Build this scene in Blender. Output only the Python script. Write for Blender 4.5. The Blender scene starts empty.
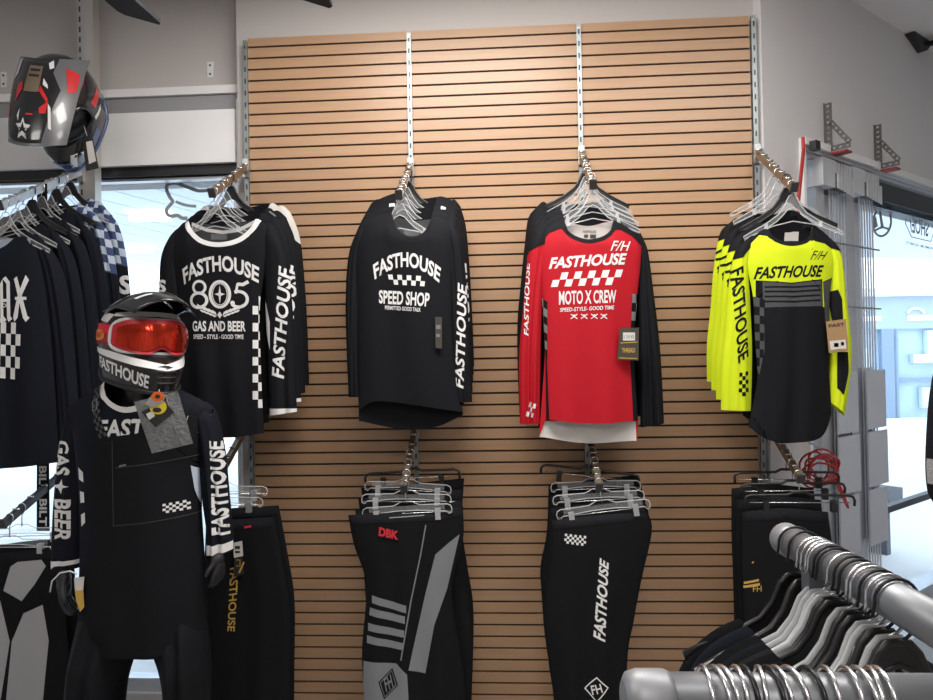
import bpy, bmesh, math, random
import numpy as np
from mathutils import Vector, Matrix
random.seed(7)
SC = bpy.context.scene
COL = SC.collection
# ------------------------------------------------------------------ camera
FOC = 690.0
PSI, PIT, ROL = [math.radians(a) for a in (3.21, 0.60, 1.06)]
CAM = np.array([1.1245, -2.9417, 1.55])
FW = np.array([-math.sin(PSI)*math.cos(PIT), math.cos(PSI)*math.cos(PIT), math.sin(PIT)])
R0 = np.array([math.cos(PSI), math.sin(PSI), 0.0]); U0 = np.cross(R0, FW)
RT = R0*math.cos(ROL) - U0*math.sin(ROL); UP = U0*math.cos(ROL) + R0*math.sin(ROL)
cd = bpy.data.cameras.new('camera'); cam = bpy.data.objects.new('camera', cd); COL.objects.link(cam)
cd.sensor_width = 36; cd.lens = 36*FOC/933; cd.clip_start = 0.02; cd.clip_end = 200
m = Matrix.Identity(4)
for i in range(3):
    m[i][0] = RT[i]; m[i][1] = UP[i]; m[i][2] = -FW[i]; m[i][3] = CAM[i]
cam.matrix_world = m
SC.camera = cam
# ------------------------------------------------------------------ world, exposure, large lights
W = bpy.data.worlds.new('sky'); SC.world = W; W.use_nodes = True
bg = W.node_tree.nodes['Background']; bg.inputs[0].default_value = (0.72, 0.86, 1.0, 1); bg.inputs[1].default_value = 3.6
SC.view_settings.view_transform = 'Standard'; SC.view_settings.look = 'None'
SC.view_settings.exposure = 0.0; SC.view_settings.gamma = 1.0; SC.view_settings.use_curve_mapping = False
SC.cycles.max_bounces = 6; SC.cycles.transparent_max_bounces = 16
CEIL = 3.265
def area(name, loc, sx, sy, power, col=(1, .955, .91)):
    l = bpy.data.lights.new(name, 'AREA'); l.shape = 'RECTANGLE'; l.size = sx; l.size_y = sy; l.energy = power; l.color = col
    o = bpy.data.objects.new(name, l); COL.objects.link(o); o.location = loc
    return o
LAMPS = [(0.95, -1.15, 51), (2.35, -1.6, 24), (-0.6, -2.6, 16), (1.2, -4.2, 26)]
for (lx, ly, p) in LAMPS:
    area('ceiling_panel_light', (lx, ly, CEIL-.06), 1.1, .5, p)
# ------------------------------------------------------------------ coordinates of the place
def ray(px, py): return FW + RT*(px-466.5)/FOC - UP*(py-350)/FOC
def at(px, py, Y):
    d = ray(px, py); return CAM + d*(Y-CAM[1])/d[1]
def dep(px, py, d): return CAM + ray(px, py)*d
RC = np.array([2.225, 0, 0]); RE = np.array([.766, .643, 0]); RN = np.array([.643, -.766, 0])
def onr(px, py, off=0.0):
    d = ray(px, py); return CAM + d*(((RC+RN*off-CAM) @ RN)/(d @ RN))
def rw(s, off, z):                       # point of the right-hand wall: s along it, off into the room
    p = RC + RE*s + RN*off; return (p[0], p[1], z)
# ------------------------------------------------------------------ materials
MATS = {}
def mat(name, col, rough=.6, metal=0.0, emit=None, es=0, trans=0.0, noise=None, bump=None, spec=None, alpha=None, coat=0):
    if name in MATS: return MATS[name]
    m = bpy.data.materials.new(name); m.use_nodes = True; nt = m.node_tree; b = nt.nodes['Principled BSDF']
    b.inputs['Base Color'].default_value = (*col, 1); b.inputs['Roughness'].default_value = rough
    b.inputs['Metallic'].default_value = metal
    if spec is not None: b.inputs['Specular IOR Level'].default_value = spec
    if trans: b.inputs['Transmission Weight'].default_value = trans
    if coat: b.inputs['Coat Weight'].default_value = coat
    if emit: b.inputs['Emission Color'].default_value = (*emit, 1); b.inputs['Emission Strength'].default_value = es
    if alpha is not None: b.inputs['Alpha'].default_value = alpha
    if noise or bump:
        tc = nt.nodes.new('ShaderNodeTexCoord')
    if noise:                            # (scale, amount, stretch)
        sc, amt, st = noise
        mp = nt.nodes.new('ShaderNodeMapping'); mp.inputs['Scale'].default_value = st
        nt.links.new(tc.outputs['Object'], mp.inputs[0])
        n = nt.nodes.new('ShaderNodeTexNoise'); n.inputs['Scale'].default_value = sc; n.inputs['Detail'].default_value = 4
        nt.links.new(mp.outputs[0], n.inputs['Vector'])
        r = nt.nodes.new('ShaderNodeMix'); r.data_type = 'RGBA'
        r.inputs[6].default_value = (*[c*(1-amt) for c in col], 1); r.inputs[7].default_value = (*[min(1, c*(1+amt)) for c in col], 1)
        nt.links.new(n.outputs['Fac'], r.inputs[0]); nt.links.new(r.outputs[2], b.inputs['Base Color'])
    if bump:                             # (scale, strength)
        n2 = nt.nodes.new('ShaderNodeTexNoise'); n2.inputs['Scale'].default_value = bump[0]; n2.inputs['Detail'].default_value = 3
        nt.links.new(tc.outputs['Object'], n2.inputs['Vector'])
        bp = nt.nodes.new('ShaderNodeBump'); bp.inputs['Strength'].default_value = bump[1]; bp.inputs['Distance'].default_value = .01
        nt.links.new(n2.outputs['Fac'], bp.inputs['Height']); nt.links.new(bp.outputs[0], b.inputs['Normal'])
    MATS[name] = m
    return m
def clearmat(name, col, fac, rough=.1):  # see-through plastic, thin film: part transparent, part glossy skin
    m = bpy.data.materials.new(name); m.use_nodes = True; nt = m.node_tree
    b = nt.nodes['Principled BSDF']; b.inputs['Base Color'].default_value = (*col, 1); b.inputs['Roughness'].default_value = rough
    t = nt.nodes.new('ShaderNodeBsdfTransparent'); mx = nt.nodes.new('ShaderNodeMixShader'); mx.inputs[0].default_value = fac
    nt.links.new(t.outputs[0], mx.inputs[1]); nt.links.new(b.outputs[0], mx.inputs[2])
    nt.links.new(mx.outputs[0], nt.nodes['Material Output'].inputs[0]); MATS[name] = m
    return m
drywall = mat('drywall', (.55, .525, .51), .9, bump=(60, .05))
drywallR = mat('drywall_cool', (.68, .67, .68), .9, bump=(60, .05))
white = mat('white_paint', (.78, .78, .78), .5)
trimw = mat('trim_white', (.82, .82, .82), .45)
blind = mat('blind_fabric', (.84, .84, .84), .85)
shadeg = mat('ledge_shade_grey', (.30, .30, .32), .6)  # grey that paints in the shade beneath the window ledge
blackal = mat('black_aluminium', (.02, .021, .024), .4)
silver = mat('silver_aluminium', (.62, .64, .67), .38, .75)
shut = mat('shutter_aluminium', (.74, .76, .80), .38, .5)
shutg = mat('shutter_grey_plate', (.36, .38, .42), .5, .3)
chrome = mat('chrome', (.70, .70, .72), .26, 1.0)
zinc = mat('zinc_steel', (.50, .54, .55), .35, .85)
dzinc = mat('slot_dark', (.04, .04, .045), .6)
brass = mat('bronzed_steel', (.34, .27, .20), .32, .8)
rackm = mat('satin_rack_tube', (.24, .25, .27), .45, .7)
wood = mat('maple_slat', (.44, .27, .158), .36, noise=(3.0, .12, (1.0, 8, 30)), spec=.5)
groove = mat('groove_shadow', (.055, .03, .018), .8)
F = {}
F['black'] = mat('black_jersey_fabric', (.0065, .007, .0095), .75, bump=(900, .10), spec=.16)
F['black2'] = mat('black_pants_fabric', (.0055, .006, .0075), .72, bump=(500, .14), spec=.16)
F['navyblack'] = mat('navy_black_fabric', (.007, .0085, .0145), .8, bump=(900, .10), spec=.16)
F['red'] = mat('red_fabric', (.44, .008, .018), .72, bump=(900, .08), spec=.2)
F['yellow'] = mat('fluorescent_yellow_fabric', (.60, .73, .014), .7, bump=(900, .08), spec=.2)
F['white'] = mat('white_print', (.74, .74, .74), .7)
F['offwhite'] = mat('offwhite_fabric', (.62, .60, .57), .8, bump=(900, .08))
F['grey'] = mat('mid_grey_print', (.17, .18, .19), .75)
F['dgrey'] = mat('dark_grey_print', (.055, .057, .062), .75)
F['lgrey'] = mat('light_grey_fabric', (.19, .20, .22), .8, bump=(500, .08))
F['palegrey'] = mat('pale_grey_fabric', (.36, .36, .38), .8, bump=(500, .08))
F['gold'] = mat('gold_print', (.55, .34, .07), .55)
F['blue'] = mat('navy_blue_print', (.035, .06, .16), .75)
F['bluewhite'] = mat('pale_blue_print', (.50, .58, .70), .75)
F['redprint'] = mat('red_print', (.55, .02, .03), .6)
F['kraft'] = mat('kraft_card', (.36, .22, .11), .8)
F['tagblack'] = mat('black_card', (.02, .02, .02), .5)
F['tagdark'] = mat('brown_black_card', (.05, .045, .035), .5)
plastic_b = mat('black_plastic', (.013, .013, .015), .35)
clear = clearmat('clear_plastic', (.7, .72, .74), .10, .08)
clearedge = clearmat('clear_plastic_edge', (.80, .82, .84), .40, .06)
glass = clearmat('window_glass', (.8, .9, 1.0), .05, .02)
# ------------------------------------------------------------------ object helpers
def tag(o, label, cat, group=None):
    o['label'] = label; o['category'] = cat
    if group: o['group'] = group
    return o
def thing(name, label, cat, loc, group=None):
    o = bpy.data.objects.new(name, None); o.empty_display_size = .05; COL.objects.link(o)
    o.location = loc; return tag(o, label, cat, group)
class MB:
    """collects shapes in world coordinates; build() links them as one mesh object"""
    def __init__(s): s.v = []; s.f = []; s.m = []; s.sm = []
    def add(s, vs, fs, mi=0, smooth=False):
        b = len(s.v); s.v += [tuple(float(c) for c in v) for v in vs]
        for f in fs: s.f.append([i+b for i in f]); s.m.append(mi); s.sm.append(smooth)
        return s
    def box(s, lo, hi, mi=0, rot=None, piv=None):
        x0, y0, z0 = lo; x1, y1, z1 = hi
        vs = [(x, y, z) for z in (z0, z1) for y in (y0, y1) for x in (x0, x1)]
        if rot is not None: vs = [tuple(rot @ (Vector(v)-Vector(piv)) + Vector(piv)) for v in vs]
        return s.add(vs, [(0, 2, 3, 1), (4, 5, 7, 6), (0, 1, 5, 4), (2, 6, 7, 3), (0, 4, 6, 2), (1, 3, 7, 5)], mi)
    def obox(s, c, ax, half, mi=0):      # oriented box: centre, three axes, half sizes
        c = np.array(c, float); A = [np.array(a, float)/np.linalg.norm(a) for a in ax]
        vs = [c + A[0]*i*half[0] + A[1]*j*half[1] + A[2]*k*half[2] for k in (-1, 1) for j in (-1, 1) for i in (-1, 1)]
        return s.add(vs, [(0, 2, 3, 1), (4, 5, 7, 6), (0, 1, 5, 4), (2, 6, 7, 3), (0, 4, 6, 2), (1, 3, 7, 5)], mi)
    def tube(s, pts, r, n=8, mi=0, caps=True, closed=False, flat=1.0):
        P = [np.array(p, float) for p in pts]; N = len(P); vs = []; up = None
        R = r if hasattr(r, '__len__') else [r]*N
        for i in range(N):
            if closed: t = P[(i+1) % N]-P[i-1]
            else: t = P[min(i+1, N-1)]-P[max(i-1, 0)]
            t = t/(np.linalg.norm(t)+1e-12)
            if up is None:
                up = np.array([0, 0, 1.0]) if abs(t[2]) < .9 else np.array([0, 1.0, 0])
            a = up - t*(up @ t); a /= np.linalg.norm(a)+1e-12; up = a; b = np.cross(t, a)
            for k in range(n):
                th = 2*math.pi*k/n; vs.append(P[i] + R[i]*(a*math.cos(th)*flat + b*math.sin(th)))
        fs = []
        for i in range(N if closed else N-1):
            j = (i+1) % N
            for k in range(n):
                l = (k+1) % n; fs.append((i*n+k, i*n+l, j*n+l, j*n+k))
        s.add(vs, fs, mi, True)
        if caps and not closed:
            b = len(s.v)-N*n
            s.f.append([b+k for k in range(n)][::-1]); s.m.append(mi); s.sm.append(False)
            s.f.append([b+(N-1)*n+k for k in range(n)]); s.m.append(mi); s.sm.append(False)
        return s
    def prism(s, poly, d, mi=0):         # planar 3D polygon pushed along vector d
        n = len(poly); d = np.array(d, float); P = [np.array(p, float) for p in poly]
        return s.add(P+[p+d for p in P], [list(range(n))[::-1], list(range(n, 2*n))] + [(i, (i+1) % n, n+(i+1) % n, n+i) for i in range(n)], mi)
    def loft(s, rings, mi=0, capa=True, capb=True):
        n = len(rings[0]); vs = [p for r in rings for p in r]; fs = []
        for i in range(len(rings)-1):
            for k in range(n):
                l = (k+1) % n; fs.append((i*n+k, i*n+l, (i+1)*n+l, (i+1)*n+k))
        if capa: fs.append(list(range(n))[::-1])
        if capb: fs.append([(len(rings)-1)*n+k for k in range(n)])
        return s.add(vs, fs, mi, True)
    def build(s, name, mats, parent=None, loc=None, kind=None):
        me = bpy.data.meshes.new(name)
        if parent is not None:
            o0 = np.array(parent.matrix_world.translation if parent.parent is None else parent.matrix_basis.translation) if False else np.array(WLOC(parent))
        elif loc is not None: o0 = np.array(loc, float)
        else: o0 = np.zeros(3)
        me.from_pydata([tuple(np.array(v)-o0) for v in s.v], [], s.f)
        if not isinstance(mats, (list, tuple)): mats = [mats]
        for mm in mats: me.materials.append(mm)
        for p, mi, sm in zip(me.polygons, s.m, s.sm): p.material_index = mi; p.use_smooth = sm
        bm = bmesh.new(); bm.from_mesh(me); bmesh.ops.recalc_face_normals(bm, faces=bm.faces[:]); bm.to_mesh(me); bm.free()
        o = bpy.data.objects.new(name, me); COL.objects.link(o)
        if parent is not None: o.parent = parent
        elif loc is not None: o.location = loc
        if kind: o['kind'] = kind
        return o
def WLOC(o):
    p = Vector((0, 0, 0))
    while o is not None: p = p + o.location; o = o.parent
    return p
def copy_tree(o, loc=None, parent=None):
    c = o.copy(); COL.objects.link(c)
    if parent is not None: c.parent = parent
    for ch in list(o.children): copy_tree(ch, None, c)
    if loc is not None: c.location = loc
    return c
def smooth_line(P, n):                   # Catmull-Rom through a list of 2D points
    P = [np.array(p, float) for p in P]
    if len(P) == 2: return [P[0]+(P[1]-P[0])*i/(n-1) for i in range(n)]
    Q = [2*P[0]-P[1]]+P+[2*P[-1]-P[-2]]; out = []
    for i in range(1, len(Q)-2):
        for k in range(8):
            t = k/8; a, b, c, d = Q[i-1], Q[i], Q[i+1], Q[i+2]
            out.append(.5*((2*b)+(-a+c)*t+(2*a-5*b+4*c-d)*t*t+(-a+3*b-3*c+d)*t**3))
    out.append(P[-1]); return out
def fn_line(P, axis, ts, sm=True):       # the line as a function: other coordinate and itself, sampled by fraction along axis
    L = np.array(smooth_line(P, 2) if not sm or len(P) < 3 else smooth_line(P, 0))
    a = L[:, axis]; fr = (a-a[0])/(a[-1]-a[0]); fr = np.maximum.accumulate(fr)
    fr = fr+np.arange(len(fr))*1e-9
    return np.stack([np.interp(ts, fr, L[:, 0]), np.interp(ts, fr, L[:, 1])], 1)
NU, NV = 41, 36
US = np.sin(np.linspace(-1, 1, NU)*math.pi/2)*.5+.5
US = .55*US + .45*np.linspace(0, 1, NU)
VS = np.linspace(0, 1, NV)**1.15
class Patch:
    """one cloth surface: top, bottom, left and right lines given in the photograph's frame on the plane Y, puffed out by D"""
    def __init__(s, T, B, L, R, Y, D, side=-1, y0=0.0, ramp=.12, neck=None, fold=.004, seed=0, power=.55, mp=None, off=(0, 0, 0), lean=0.0, D1=None):
        s.map = mp or (lambda p: (lambda q: (q[0], q[2]))(at(p[0], p[1], Y)))
        s.mapd = (lambda p, k: mp(p)) if mp else (lambda p, k: (lambda q: (q[0], q[2]))(at(p[0], p[1], Y+y0+side*k*D)))
        g = lambda A: [s.map(p) for p in A]
        s.side = side; s.off = off
        Tt = fn_line(g(T), 0, US); Bt = fn_line(g(B), 0, US); Lt = fn_line(g(L), 1, VS); Rt = fn_line(g(R), 1, VS)
        u = US[:, None, None]; v = VS[None, :, None]
        P = (1-v)*Tt[:, None]+v*Bt[:, None]+(1-u)*Lt[None]+u*Rt[None] \
            - ((1-u)*(1-v)*Tt[0]+u*(1-v)*Tt[-1]+(1-u)*v*Bt[0]+u*v*Bt[-1])
        if neck is not None:             # the dip of the neck dies out quickly below the collar
            a_, b_ = max(neck[0]-neck[1]/1.05, 0), min(neck[0]+neck[1]/1.05, 1)
            zl, zr = np.interp([a_, b_], US, Tt[:, 1]); mk = (US > a_) & (US < b_)
            dz = np.where(mk, Tt[:, 1]-(zl+(zr-zl)*(US-a_)/(b_-a_)), 0)
            P[:, :, 1] += dz[:, None]*((1-VS)**4-(1-VS))[None, :]
        s.P = P
        uu = US*2-1
        prof = np.maximum(0, 1-np.abs(uu)**2.2)**power
        vv = np.broadcast_to(VS[None, :], (NU, NV)).copy()
        if neck is not None:             # (centre u, half width, dip) of the neck opening: cloth stands open there
            c, w, d = neck; vv = vv + (d*np.maximum(0, 1-((US-c)/w)**2))[:, None]
        sh = np.minimum(1, np.maximum(vv, 0)/ramp)**.5
        rnd = random.Random(seed); Y2 = np.zeros((NU, NV))
        for k in range(5):
            fr = rnd.uniform(1.2, 5.5); ph = rnd.uniform(0, 6.28); sl = rnd.uniform(-2.5, 2.5)
            Y2 += np.sin(uu[:, None]*fr*2+ph+sl*VS[None, :])/(1+.35*k)*rnd.uniform(.4, 1)
        Y2 *= fold*(1-uu[:, None]**2)*(.25+.75*VS[None, :])*np.minimum(1, VS[None, :]*6)
        Dv = D+((D1 if D1 is not None else D)-D)*VS[None, :]
        s.Yd = Y + y0 + lean*VS[None, :] + side*Dv*prof[:, None]*sh - Y2*(1 if side < 0 else .4)
        s.G = np.stack([P[:, :, 0]+off[0], s.Yd+off[1], P[:, :, 1]+off[2]], 2)
        # normals
        du = np.gradient(s.G, axis=0); dv = np.gradient(s.G, axis=1); n = np.cross(du, dv); n /= np.linalg.norm(n, axis=2, keepdims=True)+1e-12
        if side < 0: n *= np.where(n[:, :, 1:2] > 0, -1, 1)
        else: n *= np.where(n[:, :, 1:2] < 0, -1, 1)
        s.N = n
    def inv(s, pts, dk=.7):                     # frame points -> (u, v)
        Q = np.array([s.mapd(p, dk) for p in pts]); return s.inv2(Q)
    def inv2(s, Q):
        A = s.P.reshape(-1, 2); out = []
        for q in Q:
            k = int(np.argmin(((A-q)**2).sum(1))); i, j = divmod(k, NV)
            u, v = US[i], VS[j]
            for _ in range(10):
                p, Ju, Jv = s.ev2(u, v)
                J = np.stack([Ju, Jv], 1); det = np.linalg.det(J)
                if abs(det) < 1e-7: break
                d = np.linalg.solve(J, q-p); mx = max(abs(d[0]), abs(d[1]))
                if mx > .1: d *= .1/mx
                u += d[0]; v += d[1]
                if mx < 1e-5: break
            out.append((u, v))
        return out
    def cell(s, u, v):
        i = min(max(int(np.searchsorted(US, u, 'right'))-1, 0), NU-2); j = min(max(int(np.searchsorted(VS, v, 'right'))-1, 0), NV-2)
        return i, j, (u-US[i])/(US[i+1]-US[i]), (v-VS[j])/(VS[j+1]-VS[j])
    def ev2(s, u, v):
        i, j, a, b = s.cell(u, v); P = s.P
        p = (1-a)*(1-b)*P[i, j]+a*(1-b)*P[i+1, j]+(1-a)*b*P[i, j+1]+a*b*P[i+1, j+1]
        Ju = ((1-b)*(P[i+1, j]-P[i, j])+b*(P[i+1, j+1]-P[i, j+1]))/(US[i+1]-US[i])
        Jv = ((1-a)*(P[i, j+1]-P[i, j])+a*(P[i+1, j+1]-P[i+1, j]))/(VS[j+1]-VS[j])
        return p, Ju, Jv
    def ev(s, u, v, lift=0.0, inner=False):
        i, j, a, b = s.cell(u, v); W4 = ((1-a)*(1-b), a*(1-b), (1-a)*b, a*b)
        S = lambda A: W4[0]*A[i, j]+W4[1]*A[i+1, j]+W4[2]*A[i, j+1]+W4[3]*A[i+1, j+1]
        return S(s.G)+S(s.N)*lift*(-1 if inner else 1)
    def grid(s, mb, mi=0):
        vs = [s.G[i, j] for i in range(NU) for j in range(NV)]
        fs = [(i*NV+j, (i+1)*NV+j, (i+1)*NV+j+1, i*NV+j+1) for i in range(NU-1) for j in range(NV-1)]
        mb.add(vs, fs, mi, True)
def cloth(name, fr, bk, m, parent, open_hem=False):      # front and back sheet joined at the sides and the hem
    mb = MB(); fr.grid(mb); bk.grid(mb)
    for A, B in ((0, 0), (NU-1, NU-1)):
        mb.add([fr.G[A, j] for j in range(NV)]+[bk.G[B, j] for j in range(NV)], [(j, j+1, NV+j+1, NV+j) for j in range(NV-1)], 0, True)
    if not open_hem: mb.add([fr.G[i, NV-1]*np.array([1, 1, 1]) for i in range(NU)]+[bk.G[i, NV-1] for i in range(NU)], [(i, i+1, NU+i+1, NU+i) for i in range(NU-1)], 0, False)
    return mb.build(name, m, parent)
# flat artwork -> cloth
def bisect_all(bm, vals, axis):
    no = Vector((1, 0, 0)) if axis == 0 else Vector((0, 1, 0))
    lo = min(v.co[axis] for v in bm.verts); hi = max(v.co[axis] for v in bm.verts)
    for c in vals:
        if lo < c < hi:
            bmesh.ops.bisect_plane(bm, geom=bm.verts[:]+bm.edges[:]+bm.faces[:], plane_co=no*c, plane_no=no, dist=1e-7)
DK = dict(side_checks=.35, side_panel=.35, side_gusset=.35, collar=.12, yoke=.35, sleeve_lettering=.45, sleeve_panel=.4, sleeve_star=.45, cuff=.4, inner_back=.3, back_collar=.3)
def decal(patch, arts, m, name, parent, lift=.0012, inner=False, split=1.6):
    """arts: list of (verts2d, faces) in the photograph's frame; laid onto the cloth patch as a thin printed layer"""
    bm = bmesh.new()
    for vs, fs in arts:
        b = [bm.verts.new((p[0], p[1], 0)) for p in vs]
        for f in fs:
            try: bm.faces.new([b[i] for i in f])
            except ValueError: pass
    for _ in range(5):
        long = [e for e in bm.edges if e.calc_length() > split*2]
        if not long: break
        bmesh.ops.subdivide_edges(bm, edges=long, cuts=1)
    bmesh.ops.triangulate(bm, faces=[f for f in bm.faces if len(f.verts) > 4])
    uv = patch.inv([(v.co.x, v.co.y) for v in bm.verts], DK.get(name, .7))
    for v, q in zip(bm.verts, uv): v.co = (q[0], q[1], 0)
    for axis, (lo, hi) in ((0, (.004, .996)), (1, (.001, .999))):
        no = Vector((1, 0, 0)) if axis == 0 else Vector((0, 1, 0))
        for c, outer in ((lo, False), (hi, True)):
            bmesh.ops.bisect_plane(bm, geom=bm.verts[:]+bm.edges[:]+bm.faces[:], plane_co=no*c, plane_no=no, clear_outer=outer, clear_inner=not outer, dist=1e-7)
    if not bm.verts: bm.free(); return None
    bisect_all(bm, US, 0); bisect_all(bm, VS, 1)
    o0 = np.array(WLOC(parent))
    for v in bm.verts: v.co = Vector(patch.ev(v.co.x, v.co.y, lift, inner)-o0)
    bmesh.ops.recalc_face_normals(bm, faces=bm.faces[:])
    me = bpy.data.meshes.new(name); bm.to_mesh(me); bm.free(); me.materials.append(m)
    for p in me.polygons: p.use_smooth = True
    o = bpy.data.objects.new(name, me); COL.objects.link(o); o.parent = parent
    return o
_T = {}
def decals(patch, arts, *a, **k):           # separate printed pieces
    for x in arts: decal(patch, [x], *a, **k)
def text_mesh(s, shear=0.0, bold=0.0, res=3, sp=1.0):
    k = (s, shear, bold, res, sp)
    if k in _T: return _T[k]
    c = bpy.data.curves.new('text', 'FONT'); c.body = s; c.shear = shear; c.offset = bold; c.resolution_u = res; c.space_character = sp
    o = bpy.data.objects.new('text', c); COL.objects.link(o); dg = bpy.context.evaluated_depsgraph_get()
    me = o.evaluated_get(dg).to_mesh(); vs = np.array([v.co[:2] for v in me.vertices]); fs = [list(p.vertices) for p in me.polygons]
    o.evaluated_get(dg).to_mesh_clear(); bpy.data.objects.remove(o); bpy.data.curves.remove(c)
    lo, hi = vs.min(0), vs.max(0); vs = (vs-lo)/(hi-lo); _T[k] = (vs, fs); return _T[k]
def quadmap(a, b, q):                    # a 0..1 left to right, b 0..1 bottom to top; q = TL, TR, BR, BL
    TL, TR, BR, BL = [np.array(p, float) for p in q]
    return (BL*(1-a)+BR*a)*(1-b)+(TL*(1-a)+TR*a)*b
def text(s, q, shear=0.0, bold=.02, arc=0.0, sp=1.0):
    vs, fs = text_mesh(s, shear, bold, 3, sp); out = []
    for a, b in vs:
        p = quadmap(a, b, q); out.append((p[0], p[1]-arc*(1-(2*a-1)**2)))
    return (out, fs)
def poly(pts): return ([tuple(p) for p in pts], [list(range(len(pts)))])
def rect(x0, y0, x1, y1): return poly([(x0, y0), (x1, y0), (x1, y1), (x0, y1)])
def checks(q, nx, ny, odd=0):
    vs, fs = [], []
    for i in range(nx):
        for j in range(ny):
            if (i+j) % 2 == odd:
                b = len(vs)
                for a, c in ((i, j), (i+1, j), (i+1, j+1), (i, j+1)): vs.append(tuple(quadmap(a/nx, 1-c/ny, q)))
                fs.append([b, b+1, b+2, b+3])
    return (vs, fs)
def stroke(pts, w, closed=False):        # a brush line of width w as flat art
    P = [np.array(p, float) for p in pts]; N = len(P); vs = []; fs = []
    for i in range(N):
        t = (P[(i+1) % N]-P[i-1]) if closed else P[min(i+1, N-1)]-P[max(i-1, 0)]
        t /= np.linalg.norm(t)+1e-9; n = np.array([-t[1], t[0]])
        vs += [tuple(P[i]+n*w/2), tuple(P[i]-n*w/2)]
    for i in range(N if closed else N-1):
        j = (i+1) % N; fs.append([2*i, 2*i+1, 2*j+1, 2*j])
    return (vs, fs)
def ell(cx, cy, rx, ry, n=20, a0=0, a1=360, tilt=0):
    out = []
    for k in range(n+1):
        a = math.radians(a0+(a1-a0)*k/n); x, y = rx*math.cos(a), ry*math.sin(a); t = math.radians(tilt)
        out.append((cx+x*math.cos(t)-y*math.sin(t), cy+x*math.sin(t)+y*math.cos(t)))
    return out
# ------------------------------------------------------------------ the room
CEIL = 3.265
ROOM = [(-3.2, .12), (-.03, .12), (-.03, .02), (2.225, .02)] + [rw(3.4, 0, 0)[:2]] + [(4.83, -5.6), (-3.2, -5.6)]
floorm = mat('grey_floor', (.40, .385, .37), .45, noise=(6, .2, (1, 1, 1)))
ceilm = mat('ceiling_tile', (.80, .78, .79), .95, bump=(120, .25))
MB().prism([(x, y, -.12) for x, y in ROOM], (0, 0, .12)).build('floor', floorm, kind='structure')
mb = MB().prism([(x, y, CEIL) for x, y in ROOM], (0, 0, .1))
mb.build('ceiling', ceilm, kind='structure')
MB().box((-3.3, -5.7, 0), (-3.2, .3, CEIL)).build('wall_left', drywall, kind='structure')
MB().box((-3.3, -5.7, 0), (4.95, -5.6, CEIL)).build('wall_front', drywall, kind='structure')
e = rw(3.4, 0, 0)
MB().box((4.83, -5.6, 0), (4.95, e[1], CEIL)).build('wall_right', drywall, kind='structure')
# back wall behind the slats, with the upper part above them
mb = MB().box((-.03, .02, 0), (2.225, .27, CEIL))
mb.box((.02, .0, 2.963), (2.19, .02, CEIL)) if False else None
mb.build('wall_back', drywall, kind='structure')
# horizontal maple slats
mb = MB(); PITCH = .0491; z = 2.957
mb.box((.03, .006, 0), (2.17, .02, 2.95), 1)
while z > .08:
    h = .0435 if z > 2.95 else PITCH
    z0 = z-h+.0085
    mb.box((.03, -.004, z0), (2.17, .012, z), 0)
    z = z-h
mb.build('wall_slats', [wood, groove], kind='structure')
# left window wall
ZL = at(240, 178, .12)[2]
mb = MB().box((-3.2, .12, ZL), (-.03, .27, CEIL)).box((-3.2, .12, 0), (-.03, .27, .05)).box((-3.2, .12, .05), (-3.0, .27, ZL))
mb.build('wall_back_window', drywall, kind='structure')
zt = lambda px, py: at(px, py, .08)[2]
L0, L1 = -3.2, -.03
MB().box((L0, .07, zt(240, 93)), (L1, .12, zt(240, 85))).build('trim_1', trimw, kind='structure')
MB().box((L0, .085, zt(240, 111)), (L1, .12, zt(240, 93))).build('ledge_shade_band', shadeg, kind='structure')  # strip coloured as the ledge's shadow, no separate board
MB().box((L0, .075, zt(240, 173)), (L1, .13, zt(240, 163.5))).build('trim_3', blackal, kind='structure')
MB().box((L0, .10, zt(240, 176.5)), (L1, .14, zt(240, 174))).build('trim_4', silver, kind='structure')
MB().box((-.052, .06, .3), (-.03, .12, zt(240, 100))).build('trim_5', trimw, kind='structure')
b = MB().box((L0+.05, .05, zt(240, 163.5)), (-.056, .10, zt(240, 111)))
o = b.build('roller_blind', blind); tag(o, 'white blind valance drawn up over the left shop window', 'blind')
MB().box((-3.0, .14, .05), (-.05, .20, .11)).box((-3.0, .14, .05), (-2.95, .2, ZL)).box((-.10, .14, .05), (-.05, .2, ZL)).build('window_1', silver, kind='structure')
MB().box((-2.95, .165, .11), (-.10, .171, ZL)).build('window_2', glass, kind='structure')
# right window wall, turning back from the corner
mb = MB()
def rbox(mb, s0, s1, o0, o1, z0, z1, mi=0):
    vs = [rw(s, o, z) for z in (z0, z1) for o in (o0, o1) for s in (s0, s1)]
    return mb.add(vs, [(0, 2, 3, 1), (4, 5, 7, 6), (0, 1, 5, 4), (2, 6, 7, 3), (0, 4, 6, 2), (1, 3, 7, 5)], mi)
ZW = 2.47
rbox(mb, -.01, .29, -.2, 0, 0, CEIL); rbox(mb, .29, 3.4, -.2, 0, ZW, CEIL)
mb.build('wall_right_window', drywallR, kind='structure')
mb = MB(); rbox(mb, .28, 3.4, 0, .03, ZW-.01, ZW+.022); rbox(mb, .278, .30, 0, .02, .1, ZW); mb.build('trim_6', trimw, kind='structure')
mb = MB(); rbox(mb, .30, 3.4, -.05, .012, ZW-.028, ZW-.014); rbox(mb, .30, 3.4, -.08, .0, ZW-.045, ZW-.030); mb.build('trim_7', silver, kind='structure')
mb = MB(); rbox(mb, 1.07, 3.4, -.14, -.03, ZW-.14, ZW-.045); rbox(mb, 1.07, 3.4, -.15, -.06, ZW-.165, ZW-.158); mb.build('trim_8', blackal, kind='structure')
mb = MB(); rbox(mb, .30, .36, -.15, -.05, .12, ZW-.05); rbox(mb, .30, 3.4, -.15, -.05, .12, .2)
mb.build('window_3', silver, kind='structure')
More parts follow.
